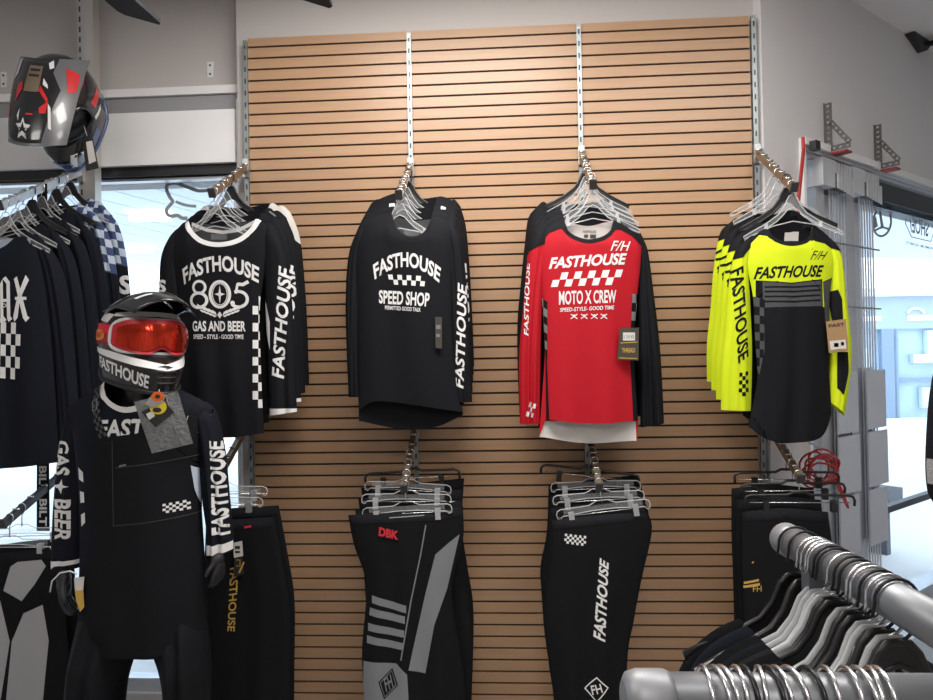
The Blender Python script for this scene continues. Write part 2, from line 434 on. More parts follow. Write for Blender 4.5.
mb = MB(); rbox(mb, .36, 3.4, -.13, -.09, .665, .70); mb.build('window_4', blackal, kind='structure')
mb = MB(); rbox(mb, .36, 3.4, -.11, -.104, .2, ZW-.14); mb.build('window_5', glass, kind='structure')
# ------------------------------------------------------------------ outside
pave = mat('bright_concrete', (.80, .81, .80), .9, noise=(.6, .06, (1, 1, 1)))
MB().box((-40, .3, -.3), (60, 70, -.14)).build('ground', pave, kind='structure')
soff = mat('soffit_planks', (.70, .76, .84), .7)
mb = MB()
for k in range(26):                       # planked canopy outside the left window
    x = -11+.45*k
    mb.add([(x, .6, 3.3), (x+.43, .6, 3.3), (x+.43+2.8, 9.5, 3.3), (x+2.8, 9.5, 3.3), (x, .6, 3.36), (x+.43, .6, 3.36), (x+.43+2.8, 9.5, 3.36), (x+2.8, 9.5, 3.36)],
           [(0, 1, 2, 3), (7, 6, 5, 4), (0, 4, 5, 1), (1, 5, 6, 2), (2, 6, 7, 3), (3, 7, 4, 0)])
mb.box((-12, .5, 3.37), (4.5, 9.6, 3.5))
mb.build('canopy', soff, kind='structure')
mb = MB().add([(3.2, 1.6, 3.3), (6, 2.6, 3.3), (14, 9, 3.3), (14, 14, 3.3), (3.2, 9.0, 3.3)], [(0, 1, 2, 3, 4)])
mb2 = MB().prism([(4.6, 2.6, 3.3), (9, 3.4, 3.3), (17, 11, 3.3), (11, 11.5, 3.3), (4.6, 9.5, 3.3)], (0, 0, .15)); mb2.build('canopy_side', soff, kind='structure')
strip_glow = mat('strip_reflection_glow', (.9, .95, 1), .4, emit=(.9, .97, 1), es=3.5)  # glowing bars added to imitate strip light reflections in the left pane
for i, (px, py, w, lab) in enumerate(((150, 217, 40, 'long white glowing bar standing in for a strip light reflection in the left window'), (140, 250, 24, 'short white glowing bar standing in for a lower strip light reflection in the left window'))):
    d = ray(px, py); P = CAM+d*((3.24-CAM[2])/d[2]); hw = w/2*(P[1]-CAM[1])/FOC
    o = MB().box((P[0]-hw, P[1]-.05, 3.2), (P[0]+hw, P[1]+.05, 3.28)).build('strip_reflection', strip_glow); tag(o, lab, 'lamp', 'glowing bars for strip light reflections')
# shop front across the lot
BD = 17.0
def far(px, py): return dep(px, py, BD)
sf = thing('storefront', 'pale blue glass shop front across the lot, seen through the right window', 'building', tuple(far(900, 425)))
fasc = mat('storefront_fascia', (.36, .45, .58), .6); sg = mat('storefront_glass', (.42, .56, .68), .25, noise=(1.3, .35, (1, 1, 1)))
mull = mat('storefront_mullion', (.22, .30, .42), .5); swhite = mat('storefront_sign_white', (.9, .93, .95), .6)
a0, a1 = far(842, 316), far(990, 303); ex = np.array([a1[0]-a0[0], a1[1]-a0[1], 0]); LN = np.linalg.norm(ex); ex /= LN; en = np.array([-ex[1], ex[0], 0])
def sfp(s, o, z): return tuple(a0*np.array([1, 1, 0])+ex*s+en*o+np.array([0, 0, z]))
def sfbox(mb, s0, s1, o0, o1, z0, z1):
    return mb.add([sfp(s, o, z) for z in (z0, z1) for o in (o0, o1) for s in (s0, s1)], [(0, 2, 3, 1), (4, 5, 7, 6), (0, 1, 5, 4), (2, 6, 7, 3), (0, 4, 6, 2), (1, 3, 7, 5)])
zt0, zt1, zb = 2.75, 2.05, -.14
mb = MB(); sfbox(mb, -3, 9, 0, .6, zt1, zt0+.1); mb.build('fascia', fasc, sf)
mb = MB(); sfbox(mb, -3, 9, .12, 4, zb, zt1); mb.build('glazing', sg, sf)
mb = MB(); sfbox(mb, -3, 9, -.2, .3, zt0+.1, zt0+.3); mb.build('roof_edge', white, sf)
for s_ in (-.6, .95, 1.25, 3.1, 5.2):
    mb = MB(); sfbox(mb, s_, s_+(.35 if s_ == .95 else .1), -.02, .12, zb, zt1); mb.build('mullion', mull, sf)
mb = MB(); sfbox(mb, -3, 9, -.01, .12, .75, .83); mb.build('transom', mull, sf)
mb = MB()
for s_ in (.1, 1.55, 3.0): sfbox(mb, s_+.05, s_+.85, -.03, 0, 2.25, 2.38); mb.tube([sfp(s_+.25+.2*math.cos(a)*1.0, -.03, 2.42+.13*math.sin(a)) for a in np.linspace(0, math.pi, 9)], .035, 5)
mb.build('sign_mark', swhite, sf)
mb = MB(); sfbox(mb, 1.7, 2.5, -.05, .1, 1.2, 1.42); sfbox(mb, 2.05, 2.35, -.05, .1, 1.42, 2.0); sfbox(mb, 2.7, 3.0, -.05, .1, .7, 1.6); sfbox(mb, .2, .6, -.05, .1, .3, 1.6); sfbox(mb, 1.9, 2.2, -.05, .1, .1, .6)
mb.build('window_display', mat('display_pale', (.62, .74, .80), .6), sf)
# marks on the outside of the panes
def pane_art(arts, fn, m, name, label, cat, th):
    V = []; Fc = []
    for vs, fs in arts:
        b = len(V); V += [fn(p) for p in vs]; Fc += [[b+i for i in f] for f in fs]
    o = MB().add(V, Fc).build(name, m); tag(o, label, cat); return o
decg = mat('window_vinyl_grey', (.27, .29, .31), .7)
decd = mat('window_vinyl_dark', (.22, .26, .33), .7)
P0 = lambda p: (lambda q: (q[0]/3.732, 60+q[1]/3.732))(p)
fox = [P0(p) for p in [(815, 482), (770, 487), (735, 487), (700, 474), (665, 462), (640, 460), (624, 468), (622, 485), (634, 512), (644, 528), (634, 542), (622, 558), (624, 575), (640, 583), (662, 580), (680, 590), (700, 590)]]
fox2 = [P0(p) for p in [(655, 528), (680, 538), (706, 544), (732, 546)]]
pane_art([stroke([tuple(p) for p in smooth_line(fox, 0)], 3.6), stroke([tuple(p) for p in smooth_line(fox2, 0)], 3.0)], lambda p: tuple(at(p[0], p[1], .176)), decg, 'window_decal',
         'grey animal head outline on the left window glass', 'decal', 0)
onw = lambda p: tuple(onr(p[0], p[1], -.115))
ring = ell(882, 222, 9.0, 14.2, 32, tilt=6)
pane_art([stroke(ring[:-1], 2.2, True), poly([(878, 206), (880, 205), (884, 228), (881, 229)]), poly([(872, 222), (876, 216), (878, 226), (874, 229)]), stroke([(874, 231), (882, 227), (889, 229)], 2.2)], onw, decg, 'window_decal', 'round star emblem on the right window glass', 'decal', 0)
hexp = [(908.5, 212.5), (929, 217), (934.5, 230), (931, 241.5), (911.5, 237), (905.3, 223)]
tx, tf = text_mesh('SHOEI', 0, .02)
q = [(909.5, 216.5), (929.5, 221.5), (928, 237), (911, 232.5)]
sh = ([tuple(quadmap(1-a, b, q)) for a, b in tx], tf)
tx2, tf2 = text_mesh('PREMIUM HELMETS', 0, .005)
q2 = [(906, 241), (934, 247.5), (934, 250.5), (906, 244)]
pane_art([stroke(hexp, .9, True), sh, ([tuple(quadmap(1-a, b, q2)) for a, b in tx2], tf2)], onw, decd, 'window_decal', 'hexagonal helmet maker sign reading SHOEI in reverse on the right window glass', 'decal', 0)
# ------------------------------------------------------------------ ceiling things
lampm = mat('ceiling_diffuser', (1, 1, 1), .5, emit=(1, .95, .88), es=5.0)
for i, (lx, ly, p) in enumerate(LAMPS):
    t = thing('ceiling_light', 'recessed white ceiling panel light '+['in front of the slat wall', 'near the right window', 'over the left rack', 'behind the camera'][i], 'lamp', (lx, ly, CEIL), 'ceiling panel lights')
    MB().box((lx-.6, ly-.3, CEIL-.045), (lx+.6, ly+.3, CEIL-.001)).build('frame', white, t)
    MB().box((lx-.55, ly-.25, CEIL-.052), (lx+.55, ly+.25, CEIL-.046)).build('diffuser', lampm, t)
fanm = mat('fan_dark_grey', (.045, .045, .050), .85, spec=.15)
def fan(hub, angs, label, rad):
    t = thing('ceiling_fan', label, 'fan', hub, 'ceiling fans')
    hx, hy, hz = hub
    MB().loft([[(hx+r*math.cos(a), hy+r*math.sin(a), hz+dz) for a in np.linspace(0, 2*math.pi, 24, endpoint=False)] for r, dz in ((.04, -.07), (.10, -.06), (.12, 0), (.10, .06), (.04, .09))]).build('motor_housing', fanm, t)
    MB().tube([(hx, hy, hz+.09), (hx, hy, CEIL)], .015, 10).build('down_rod', fanm, t)
    for a in angs:
        c, s_ = math.cos(a), math.sin(a); mb = MB(); P = []
        for (l, w) in ((.1, .03), (.2, .06), (rad-.02, .075), (rad, .06)):
            P.append((l, w))
        out = [(l, w) for l, w in P]+[(l, -w) for l, w in P[::-1]]
        mb.prism([(hx+c*l-s_*w, hy+s_*l+c*w, hz+.02*w/.06) for l, w in out], (0, 0, .012)); mb.build('blade', fanm, t)
    return t
tip = dep(142, 20, 2.3); zf = tip[2]
d = ray(92, -24); root = CAM+d*((zf-CAM[2])/d[2]); a = math.atan2(tip[1]-root[1], tip[0]-root[0]); R_ = .9
fan((tip[0]-R_*math.cos(a), tip[1]-R_*math.sin(a), zf), [a, a+2.094, a-2.094], 'dark grey ceiling fan at top left, one blade in view', R_)
tip = dep(312, 3, 2.4); a = 1.62; R_ = .70
fan((tip[0]-R_*math.cos(a), tip[1]-R_*math.sin(a), tip[2]), [a, a+2.094, a-2.094], 'dark grey ceiling fan above the slats, a blade tip in view at the top', R_)
# black cable mount where the right wall meets the ceiling
P = onr(908, 32, .0); t = thing('cable_mount', 'black cable mount with two wires at the ceiling edge, top right', 'cable', (P[0], P[1], CEIL-.02))
b = P*np.array([1, 1, 0])+np.array([0, 0, CEIL-.035])
mb = MB(); mb.prism([b-RE*.05+np.array([0, 0, .03]), b+RE*.20-np.array([0, 0, -.03]), b+RE*.12-np.array([0, 0, .03])], RN*.05); mb.build('bracket', blackal, t)
for k, (du, dn) in enumerate(((.35, .75), (.9, .62))):
    q1 = b+RE*.1+RN*.05; q2 = b+RE*du+RN*dn+np.array([0, 0, .02]); MB().tube([q1, (q1+q2)/2-np.array([0, 0, .01]), q2], .012, 6).build('wire', blackal, t)
# ------------------------------------------------------------------ wall hardware
zs = mat('slotted_zinc', (.32, .36, .37), .42, .8)
def slot_nodes(m, pitch, duty, hw):
    nt = m.node_tree; b = nt.nodes['Principled BSDF']; tc = nt.nodes.new('ShaderNodeTexCoord'); sx = nt.nodes.new('ShaderNodeSeparateXYZ'); nt.links.new(tc.outputs['Object'], sx.inputs[0])
    def M(op, a, bb):
        n = nt.nodes.new('ShaderNodeMath'); n.operation = op
        for i, q in enumerate((a, bb)):
            if q is None: continue
            if isinstance(q, (int, float)): n.inputs[i].default_value = q
            else: nt.links.new(q, n.inputs[i])
        return n.outputs[0]
    fz = M('FRACT', M('DIVIDE', sx.outputs[2], pitch), None); a = M('LESS_THAN', fz, duty); c = M('LESS_THAN', M('ABSOLUTE', sx.outputs[0], None), hw)
    k = M('MULTIPLY', a, c); mx = nt.nodes.new('ShaderNodeMix'); mx.data_type = 'RGBA'; nt.links.new(k, mx.inputs[0])
    mx.inputs[6].default_value = b.inputs['Base Color'].default_value; mx.inputs[7].default_value = (.03, .03, .035, 1); nt.links.new(mx.outputs[2], b.inputs['Base Color'])
    inv = M('MULTIPLY', M('SUBTRACT', 1.0, k), b.inputs['Metallic'].default_value); nt.links.new(inv, b.inputs['Metallic'])
slot_nodes(zs, .051, .42, .0034)
STD = [(.02, 2.944, 'at the left edge of the slat wall'), (.737, 2.946, 'second from the left on the slat wall, above the black jerseys'), (1.46, 2.950, 'third on the slat wall, above the red jersey'), (2.184, 2.953, 'at the right edge of the slat wall')]
def standard(x, ztop, lab, y0=-.004, w=.0095):
    t = thing('slotted_standard', 'galvanised slotted shelf standard '+lab, 'shelf standard', (x, y0, 0), 'slotted standards on the slat wall')
    MB().box((x-w, y0-.013, .05), (x+w, y0, ztop)).build('channel', zs, t)
    MB().tube([(x, y0-.0145, ztop-.017), (x, y0-.012, ztop-.017)], .006, 10).build('screw', chrome, t)
for x, z, lab in STD: standard(x, z, lab)
ARMS = {}
def arm(name, x, y0, z0, ln, drop, lab, m=brass, w=.010, h=.013, knobs=True):
    t = thing('waterfall_arm', lab, 'display arm', (x, y0, z0), 'waterfall arms')
    A = np.array([x, y0, z0]); Bp = np.array([x, y0-ln, z0-drop]); d = Bp-A; L = np.linalg.norm(d); d /= L; n = np.cross(d, (1, 0, 0)); n = n if n[2] > 0 else -n
    MB().obox((A+Bp)/2, (d, (1, 0, 0), n), (L/2, w, h)).build('bar', m, t)
    MB().obox(Bp+n*.004, (d, (1, 0, 0), n), (.004, w+.003, h+.005)).build('end_plate', dzinc, t)
    MB().box((x-.013, y0-.012, z0-.05), (x+.013, y0+.002, z0+.03)).build('bracket', zinc, t)
    if knobs:
        for k in range(6):
            p = A+d*L*(.05+.16*k)+n*(h+.002); MB().tube([p-np.array([w+.002, 0, 0]), p+np.array([w+.002, 0, 0])], .0035, 6).build('stop_peg', chrome, t)
    ARMS[name] = (A, d, L, n, h)
Y0 = -.017
for nm, x, z0, lz in (('A', .02, 2.395, 1.20), ('B', .737, 2.375, 1.165), ('C', 1.46, 2.40, 1.165), ('D', 2.184, ZL, 1.19)):
    wh = dict(A='behind the white collared black jersey', B='behind the plain black jerseys', C='behind the red jersey', D='behind the yellow jersey')[nm]
    arm(nm, x, Y0, z0, .36, dict(A=.205, B=.215, C=.225, D=.24)[nm], 'sloping metal display arm high on the slat wall '+wh)
    wl = dict(A='over the pants beside the mannequin', B='over the grey panelled pants', C='over the black pants with white lettering', D='over the pants at the right edge')[nm]
    arm('p'+nm, x, Y0, lz+.10, .36, .205, 'sloping metal display arm low on the slat wall '+wl)
# ------------------------------------------------------------------ hangers
def hook_pts(r=.0135, z1=-.054, lean=0):
    P = [(-r-.001, 0, -r-.006), (-r, 0, -r)]
    for k in range(1, 10):
        a = math.pi-math.pi*k/10*1.0; P.append((r*math.cos(a), 0, -r+r*math.sin(a)+.002))
    P += [(r, 0, -r), (r*.9, 0, -r-.010), (r*.35, 0, -r-.022), (0, 0, -r-.032), (0, 0, z1)]
    return P
HU = [(0, -.052), (.010, -.054), (.018, -.068), (.030, -.095), (.050, -.122), (.095, -.154), (.14, -.178), (.172, -.196)]
HL = [(.170, -.210), (.14, -.195), (.095, -.172), (.055, -.146), (.034, -.125), (.018, -.106), (0, -.098)]
def make_top_hanger(kind):
    t = thing('hanger', '', 'hanger', (0, 0, 0))
    MB().tube(hook_pts(), .0021, 6).build('hook', chrome if kind != 'black' else mat('black_wire', (.03, .03, .032), .3, .6), t)
    half = HU+HL; out = HU+HL+[(-x, z) for x, z in HL[::-1][1:]]+[(-x, z) for x, z in HU[::-1][:-1]]
    mb = MB()
    e = [clear, clearedge] if kind == 'clear' else [plastic_b, plastic_b]
    mb.prism([(x, -.0025, z) for x, z in out], (0, .005, 0), 0)
    rim = [(x, 0, z) for x, z in out]
    if kind == 'clear': mb.tube(rim, .0021, 6, 1, closed=True)
    else: mb.tube(rim, .0045, 6, 1, closed=True)
    mb.build('shoulder_frame', e, t)
    if kind == 'clear':
        MB().tube([(-.17, 0, -.206), (-.07, 0, -.163), (0, 0, -.148), (.07, 0, -.163), (.17, 0, -.206)], .0022, 6).build('cross_rib', clearedge, t)
        for s_ in (-1, 1): MB().box((s_*.093-.006, -.004, -.174), (s_*.093+.006, .004, -.152)).build('notch_pad', clearedge, t)
    return t
def make_clip_hanger(kind):
    t = thing('clip_hanger', '', 'hanger', (0, 0, 0))
    MB().tube(hook_pts(z1=-.085), .0021, 6).build('hook', chrome, t)
    mb = MB(); mt = clearedge if kind == 'clear' else plastic_b; r = .0020 if kind == 'clear' else .0052
    fr = [(-.03, 0, -.083), (-.022, 0, -.078), (.022, 0, -.078), (.03, 0, -.083), (.05, 0, -.092), (.155, 0, -.094), (.168, 0, -.100), (.172, 0, -.112), (.170, 0, -.126)]
    if kind == 'clear':
        lp = fr+[(.160, 0, -.130), (.150, 0, -.120), (.04, 0, -.112), (-.04, 0, -.112), (-.150, 0, -.120), (-.160, 0, -.130)]+[(-x, 0, z) for x, _, z in fr[::-1][:-4]]
        mb.tube(lp, r, 6, closed=True); mb.build('frame', mt, t)
        MB().box((-.145, -.0012, -.113), (.145, .0012, -.094)).build('web_plate', clear, t)
        MB().tube([(-.17, 0, -.122), (.17, 0, -.122)], .0018, 6).build('clip_rod', chrome, t)
    else:
        mb.tube([(-.19, 0, -.128), (-.192, 0, -.108), (-.186, 0, -.095), (-.17, 0, -.090), (-.04, 0, -.088), (-.02, 0, -.078), (.02, 0, -.078), (.04, 0, -.088), (.17, 0, -.090), (.186, 0, -.095), (.192, 0, -.108), (.19, 0, -.128)], r, 8); mb.build('frame', mt, t)
        MB().tube([(-.175, 0, -.116), (.175, 0, -.116)], .0018, 6).build('clip_rod', chrome, t)
    for s_ in (-1, 1):
        c = MB(); x = s_*.118
        c.box((x-.010, -.0075, -.150), (x+.010, -.0045, -.108)); c.box((x-.010, .0045, -.150), (x+.010, .0075, -.108)); c.tube([(x-.011, 0, -.116), (x+.011, 0, -.116)], .0055, 8)
        c.build('clip', silver if kind == 'clear' else plastic_b, t)
    return t
HP = {('top', k): make_top_hanger(k) for k in ('clear', 'black')}
HP.update({('clip', k): make_clip_hanger(k) for k in ('clear', 'black')})
USED = set()
def hang(kind, col, loc, label, group, rotz=0, roty=0):
    k = (kind, col); p = HP[k]
    if k in USED: p = copy_tree(p)
    USED.add(k); p.location = loc; p.rotation_euler = (0, roty, rotz); tag(p, label, 'hanger', group); return p
def on_arm(name, t, dx=0):
    A, d, L, n, h = ARMS[name]; p = A+d*L*t+n*(h+.0005); return np.array([p[0]+dx, p[1], p[2]+.003])
# ------------------------------------------------------------------ jerseys
YF = -.352
def jersey(sp, label, group, off=(0, 0, 0), mats=None, seed=0, D=.042, detail=None, Y=YF, name='jersey', collar=None, sl=('l', 'r')):
    M_ = dict(body=F['black'], l=F['black'], r=F['black'], collar=F['black']); M_.update(mats or {})
    T, B, L, R = sp['T'], sp['B'], sp['L'], sp['R']; nk = sp['neck']            # neck: two pixel points
    Tb = [p for p in T if p[0] <= nk[0][0]]+[((nk[0][0]+nk[1][0])/2, (nk[0][1]+nk[1][1])/2+sp.get('bdip', 4))]+[p for p in T if p[0] >= nk[1][0]]
    Bb = sp.get('Bb', B); Lb = L[:-1]+[Bb[0]]; Rb = R[:-1]+[Bb[-1]]
    L = L[:-1]+[B[0]]; R = R[:-1]+[B[-1]]
    x0, x1 = T[0][0], T[-1][0]; uc = ((nk[0][0]+nk[1][0])/2-x0)/(x1-x0); uw = (nk[1][0]-nk[0][0])/2/(x1-x0)*1.05
    c = at((nk[0][0]+nk[1][0])/2, nk[0][1], Y)+np.array(off)
    t = thing(name, label, 'jersey', tuple(c), group)
    fr = Patch(T, B, L, R, Y, D, -1, neck=(uc, uw, .09), fold=sp.get('fold', .009), seed=seed, off=off, D1=D*.75)
    bk = Patch(Tb, Bb, Lb, Rb, Y, D*.45, 1, neck=(uc, uw, .02), fold=.003, seed=seed+1, off=off)
    cloth('body', fr, bk, M_['body'], t, 'Bb' in sp)
    PS = {}
    for k in sl:
        if k not in sp: continue
        S = sp[k]; ia, oa = S['i'], S['o']                                     # inner and outer lines top to cuff
        a, b = (oa, ia) if k == 'l' else (ia, oa)
        mid = ((a[0][0]+b[0][0])/2, (a[0][1]+b[0][1])/2-S.get('cap', 5))
        f = Patch([a[0], mid, b[0]], [a[-1], b[-1]], a, b, Y, .030, -1, y0=S.get('y0', .012), ramp=.10, fold=.006, seed=seed+5, off=off, D1=.022)
        g = Patch([a[0], mid, b[0]], [a[-1], b[-1]], a, b, Y, .018, 1, y0=S.get('y0', .012), ramp=.10, fold=.003, seed=seed+6, off=off)
        cloth('sleeve', f, g, M_[k], t); PS[k] = f
    if collar is not None:
        w = collar; nl = [p for p in T if nk[0][0] <= p[0] <= nk[1][0]]; ln = [tuple(p) for p in smooth_line(nl, 0)]
        decal(fr, [stroke(ln, w*2)], M_['collar'], 'collar', t, .0016)
    if detail: detail(t, fr, bk, PS)
    return t
S_A = dict(T=[(170, 236), (180, 227), (190, 221), (193, 229), (205, 240), (222, 244), (240, 240), (252, 229), (257, 219), (265, 223), (274, 232)],
           L=[(170, 236), (171, 262), (178, 300), (180, 360), (182, 428)], R=[(274, 232), (265, 270), (260, 310), (261, 360), (264, 433)],
           B=[(182, 428), (222, 437), (264, 433)], neck=((190, 221), (257, 219)),
           l=dict(o=[(168, 236), (160, 258), (158, 292), (158, 340), (160, 412)], i=[(184, 230), (181, 262), (182, 300), (183, 340), (184, 413)]),
           r=dict(i=[(258, 224), (263, 268), (265, 310), (267, 360), (269, 416)], o=[(276, 228), (286, 255), (291, 300), (294, 350), (296, 412)]))
S_B = dict(T=[(360, 224), (377, 216), (392, 213), (396, 226), (404, 235), (413, 238), (423, 235), (429, 227), (433, 217), (444, 219), (456, 227)],
           L=[(360, 224), (354, 255), (355, 300), (357, 360), (359, 411)], R=[(456, 227), (453, 265), (453, 330), (457, 380), (463, 412)],
           B=[(359, 411), (376, 401), (412, 404), (445, 409), (463, 412)], Bb=[(359, 421), (390, 428), (418, 430), (440, 426), (463, 415)], neck=((392, 213), (433, 217)),
           l=dict(o=[(358, 226), (348, 255), (345, 300), (346, 350), (348, 397)], i=[(374, 222), (364, 262), (361, 310), (360, 350), (360, 397)]),
           r=dict(i=[(444, 222), (448, 268), (450, 310), (452, 360), (454, 402)], o=[(457, 227), (463, 250), (467, 295), (470, 350), (472, 402)]))
S_C = dict(T=[(539, 233), (551, 225), (563, 221), (567, 231), (576, 238), (588, 241), (601, 238), (610, 231), (614, 220), (628, 226), (642, 238)],
           L=[(539, 233), (540, 260), (542, 300), (545, 350), (546, 419)], R=[(642, 238), (640, 270), (637, 300), (634, 350), (638, 420)],
           B=[(546, 419), (590, 423), (638, 420)], Bb=[(539, 437), (586, 444), (637, 441)], neck=((563, 221), (614, 220)), bdip=5,
           l=dict(o=[(540, 228), (531, 240), (527, 270), (523, 310), (519, 360), (520, 424)], i=[(554, 226), (547, 260), (543, 300), (541, 350), (540, 424)]),
           r=dict(i=[(626, 230), (636, 262), (638, 300), (640, 350), (642, 428)], o=[(641, 232), (649, 248), (655, 290), (662, 350), (666, 424)], y0=.03))
S_D = dict(T=[(741, 252), (752, 239), (765, 229), (770, 237), (780, 243), (791, 244), (802, 241), (808, 235), (812, 227), (826, 236), (838, 250)],
           L=[(741, 252), (748, 275), (753, 300), (755, 340), (757, 380), (748, 424)], R=[(838, 250), (832, 275), (829, 300), (828, 350), (831, 412)],
           B=[(748, 426), (772, 441), (800, 441), (820, 435), (831, 412)], neck=((765, 229), (812, 227)),
           l=dict(o=[(747, 240), (736, 252), (729, 290), (726, 330), (722, 370), (722, 410)], i=[(762, 240), (750, 262), (751, 300), (753, 340), (753, 375), (752, 411)]),
           r=dict(i=[(818, 240), (829, 266), (829, 300), (831, 350), (828, 400)], o=[(831, 238), (842, 254), (848, 300), (853, 350), (850, 390), (846, 416)]))
FH = 'FASTHOUSE'
def tagcard(t, P, q, m, name='hang_tag', th=.0015, art=()):
    """paper tag hanging in front of the cloth: P depth plane, q pixel corners"""
    mb = MB(); mb.prism([tuple(at(p[0], p[1], P)) for p in q], (0, th, 0)); o = mb.build(name, m, t)
    for i, (a, mm, nm) in enumerate(art):
        V = []; Fc = []
        for vs, fs in a:
            b = len(V); V += [tuple(at(p[0], p[1], P-.0008)) for p in vs]; Fc += [[b+j for j in f] for f in fs]
        MB().add(V, Fc).build(nm, mm, o)
    return o
def sleeve_text(PS, k, q, t, m=None, shear=.2, bold=.025, s=FH):
    decal(PS[k], [text(s, q, shear, bold)], m or F['white'], 'sleeve_lettering', t)
# group A: 805
def dA(t, fr, bk, PS):
    W_ = F['white']
    decal(bk, [poly([(191, 222), (222, 226), (256, 220), (252, 232), (240, 246), (205, 246), (193, 232)])], F['dgrey'], 'inner_back', t, .0012, True)
    decal(bk, [stroke([(192, 224), (207, 230), (222, 232), (238, 230), (255, 222)], 3.4)], W_, 'back_collar', t, .002, True)
    decal(bk, [rect(211, 234, 227, 239.5)], F['grey'], 'neck_label', t, .0025, True)
    decal(fr, [text(FH, [(182, 269), (258, 267), (257, 283), (184, 285)], 0, .03, 12)], W_, 'front_lettering', t)
    a = []
    for (cx, w) in ((200.5, 8.6), (220.5, 10.6)):
        pass
    a.append(stroke(ell(200.5, 287.5, 6.0, 6.0, 24)[:-1], 2.6, True)); a.append(stroke(ell(200, 300.5, 8.0, 7.2, 24)[:-1], 3.0, True))
    a.append(stroke(ell(220.8, 294.5, 9.6, 12.8, 32)[:-1], 2.8, True)); a.append(stroke(ell(220.8, 294.5, 7.3, 10.6, 32)[:-1], .8, True))
    a.append(poly([(220.8, 285.5), (222, 293), (226, 294.3), (222, 296), (220.8, 304), (219.6, 296), (215.6, 294.3), (219.6, 293)]))
    a.append(stroke([(248, 281.5), (243, 284.4), (237.5, 284.2)], 3.4)); a.append(stroke([(237.8, 283.5), (236, 293.5)], 2.2))
    a.append(stroke(ell(238.6, 299.2, 8.2, 7.8, 20, -118, 140), 3.0)); a.append(poly(ell(233.0, 303, 2.2, 2.2, 10)[:-1]))
    decal(fr, a, W_, 'front_numerals', t, split=1.5)
    lv = []
    for s_ in (-1, 1):
        for k in range(5):
            x = 220.5+s_*(3.0+k*3.6); y = 313.5-k*1.5
            lv.append(poly([(x, y+2.2), (x+s_*1.0, y-1.2), (x+s_*4.6, y-3.6), (x+s_*4.2, y-.6)]))
            lv.append(poly([(x, y+2.6), (x+s_*4.6, y+.6), (x+s_*5.2, y+1.8), (x+s_*2, y+3.8)])) if k < 4 else None
    lv.append(poly([(220.5, 311.5), (223, 315), (220.5, 318.6), (218, 315)]))
    decal(fr, [l for l in lv if l], W_, 'laurel_print', t)
    decal(fr, [text('GAS AND BEER', [(193.5, 321), (245, 321), (245, 331.5), (193.5, 331.5)], 0, .03)], W_, 'front_lettering', t)
    decal(fr, [text('SPEED - STYLE - GOOD TIME', [(194.5, 334.5), (243, 334.5), (243, 339), (194.5, 339)], 0, .02)], W_, 'front_lettering', t)
    sleeve_text(PS, 'r', [(272.5, 378), (280, 266), (291.5, 268), (284.5, 379)], t)
    decal(PS['r'], [rect(262, 408.5, 300, 418)], W_, 'cuff', t)
    decal(fr, [poly([(258, 296), (262, 298), (268, 315), (268, 335), (262, 318), (258, 310)])], W_, 'side_gusset', t)
    decal(PS['r'], [poly([(262, 296), (266, 304), (270, 322), (270, 350), (265, 330)])], W_, 'sleeve_gusset', t)
    decal(fr, [checks([(253, 306), (262, 306), (263, 408), (253, 408)], 2, 12)], W_, 'side_checks', t)
    decal(PS['l'], [text('S', [(158, 280), (168, 280), (168, 293), (158, 293)], 0, .04), stroke(ell(172, 304, 5, 7, 16)[:-1], 3, True)], W_, 'sleeve_lettering', t)
GA = 'jerseys stacked left of the slat wall'
base = np.array([.0, .0, .0])
def step(n, k): return tuple(np.array([0, ARMS[n][1][1]*-1*0+.057*k, .0315*k+.004]))
t805 = jersey(S_A, 'black jersey with white collar and big white 805 print, in front of its stack', GA, mats=dict(collar=F['white']), seed=3, collar=4.6, detail=dA)
def dA1(t, fr, bk, PS):
    sleeve_text(PS, 'r', [(275, 379), (282, 270), (293, 272), (286.5, 380)], t)
    decal(PS['r'], [rect(262, 408.5, 300, 418)], F['white'], 'cuff', t)
def dA2(t, fr, bk, PS):
    decal(PS['r'], [stroke([(283, 290), (285, 330), (288, 380)], 1.6)], F['gold'], 'sleeve_stripe', t)
    decal(fr, [stroke([(258, 222), (270, 231), (274, 240)], 1.6)], F['grey'], 'shoulder_piping', t)
def dA3(t, fr, bk, PS):
    Yk = [poly([(160, 215), (300, 215), (300, 262), (268, 262), (258, 244), (236, 252), (206, 252), (184, 244), (160, 262)])]
    decals(fr, Yk, F['offwhite'], 'yoke', t, .0018)
    decal(PS['r'], [poly([(250, 200), (300, 200), (300, 258), (286, 262), (270, 248), (250, 250)])], F['offwhite'], 'sleeve_cap', t)
    decal(PS['l'], [poly([(150, 200), (200, 200), (190, 250), (150, 258)])], F['offwhite'], 'sleeve_cap', t)
for k, (d, lb) in enumerate(((dA1, 'black jersey second in the stack beside the mannequin, white lettering down its sleeve'),
                             (dA2, 'black jersey third in the stack beside the mannequin, thin gold sleeve stripe'),
                             (dA3, 'black jersey with off-white shoulders at the back of the stack beside the mannequin'))):
    jersey(S_A, lb, GA, step('A', k+1), seed=11+k, D=.030, detail=d)
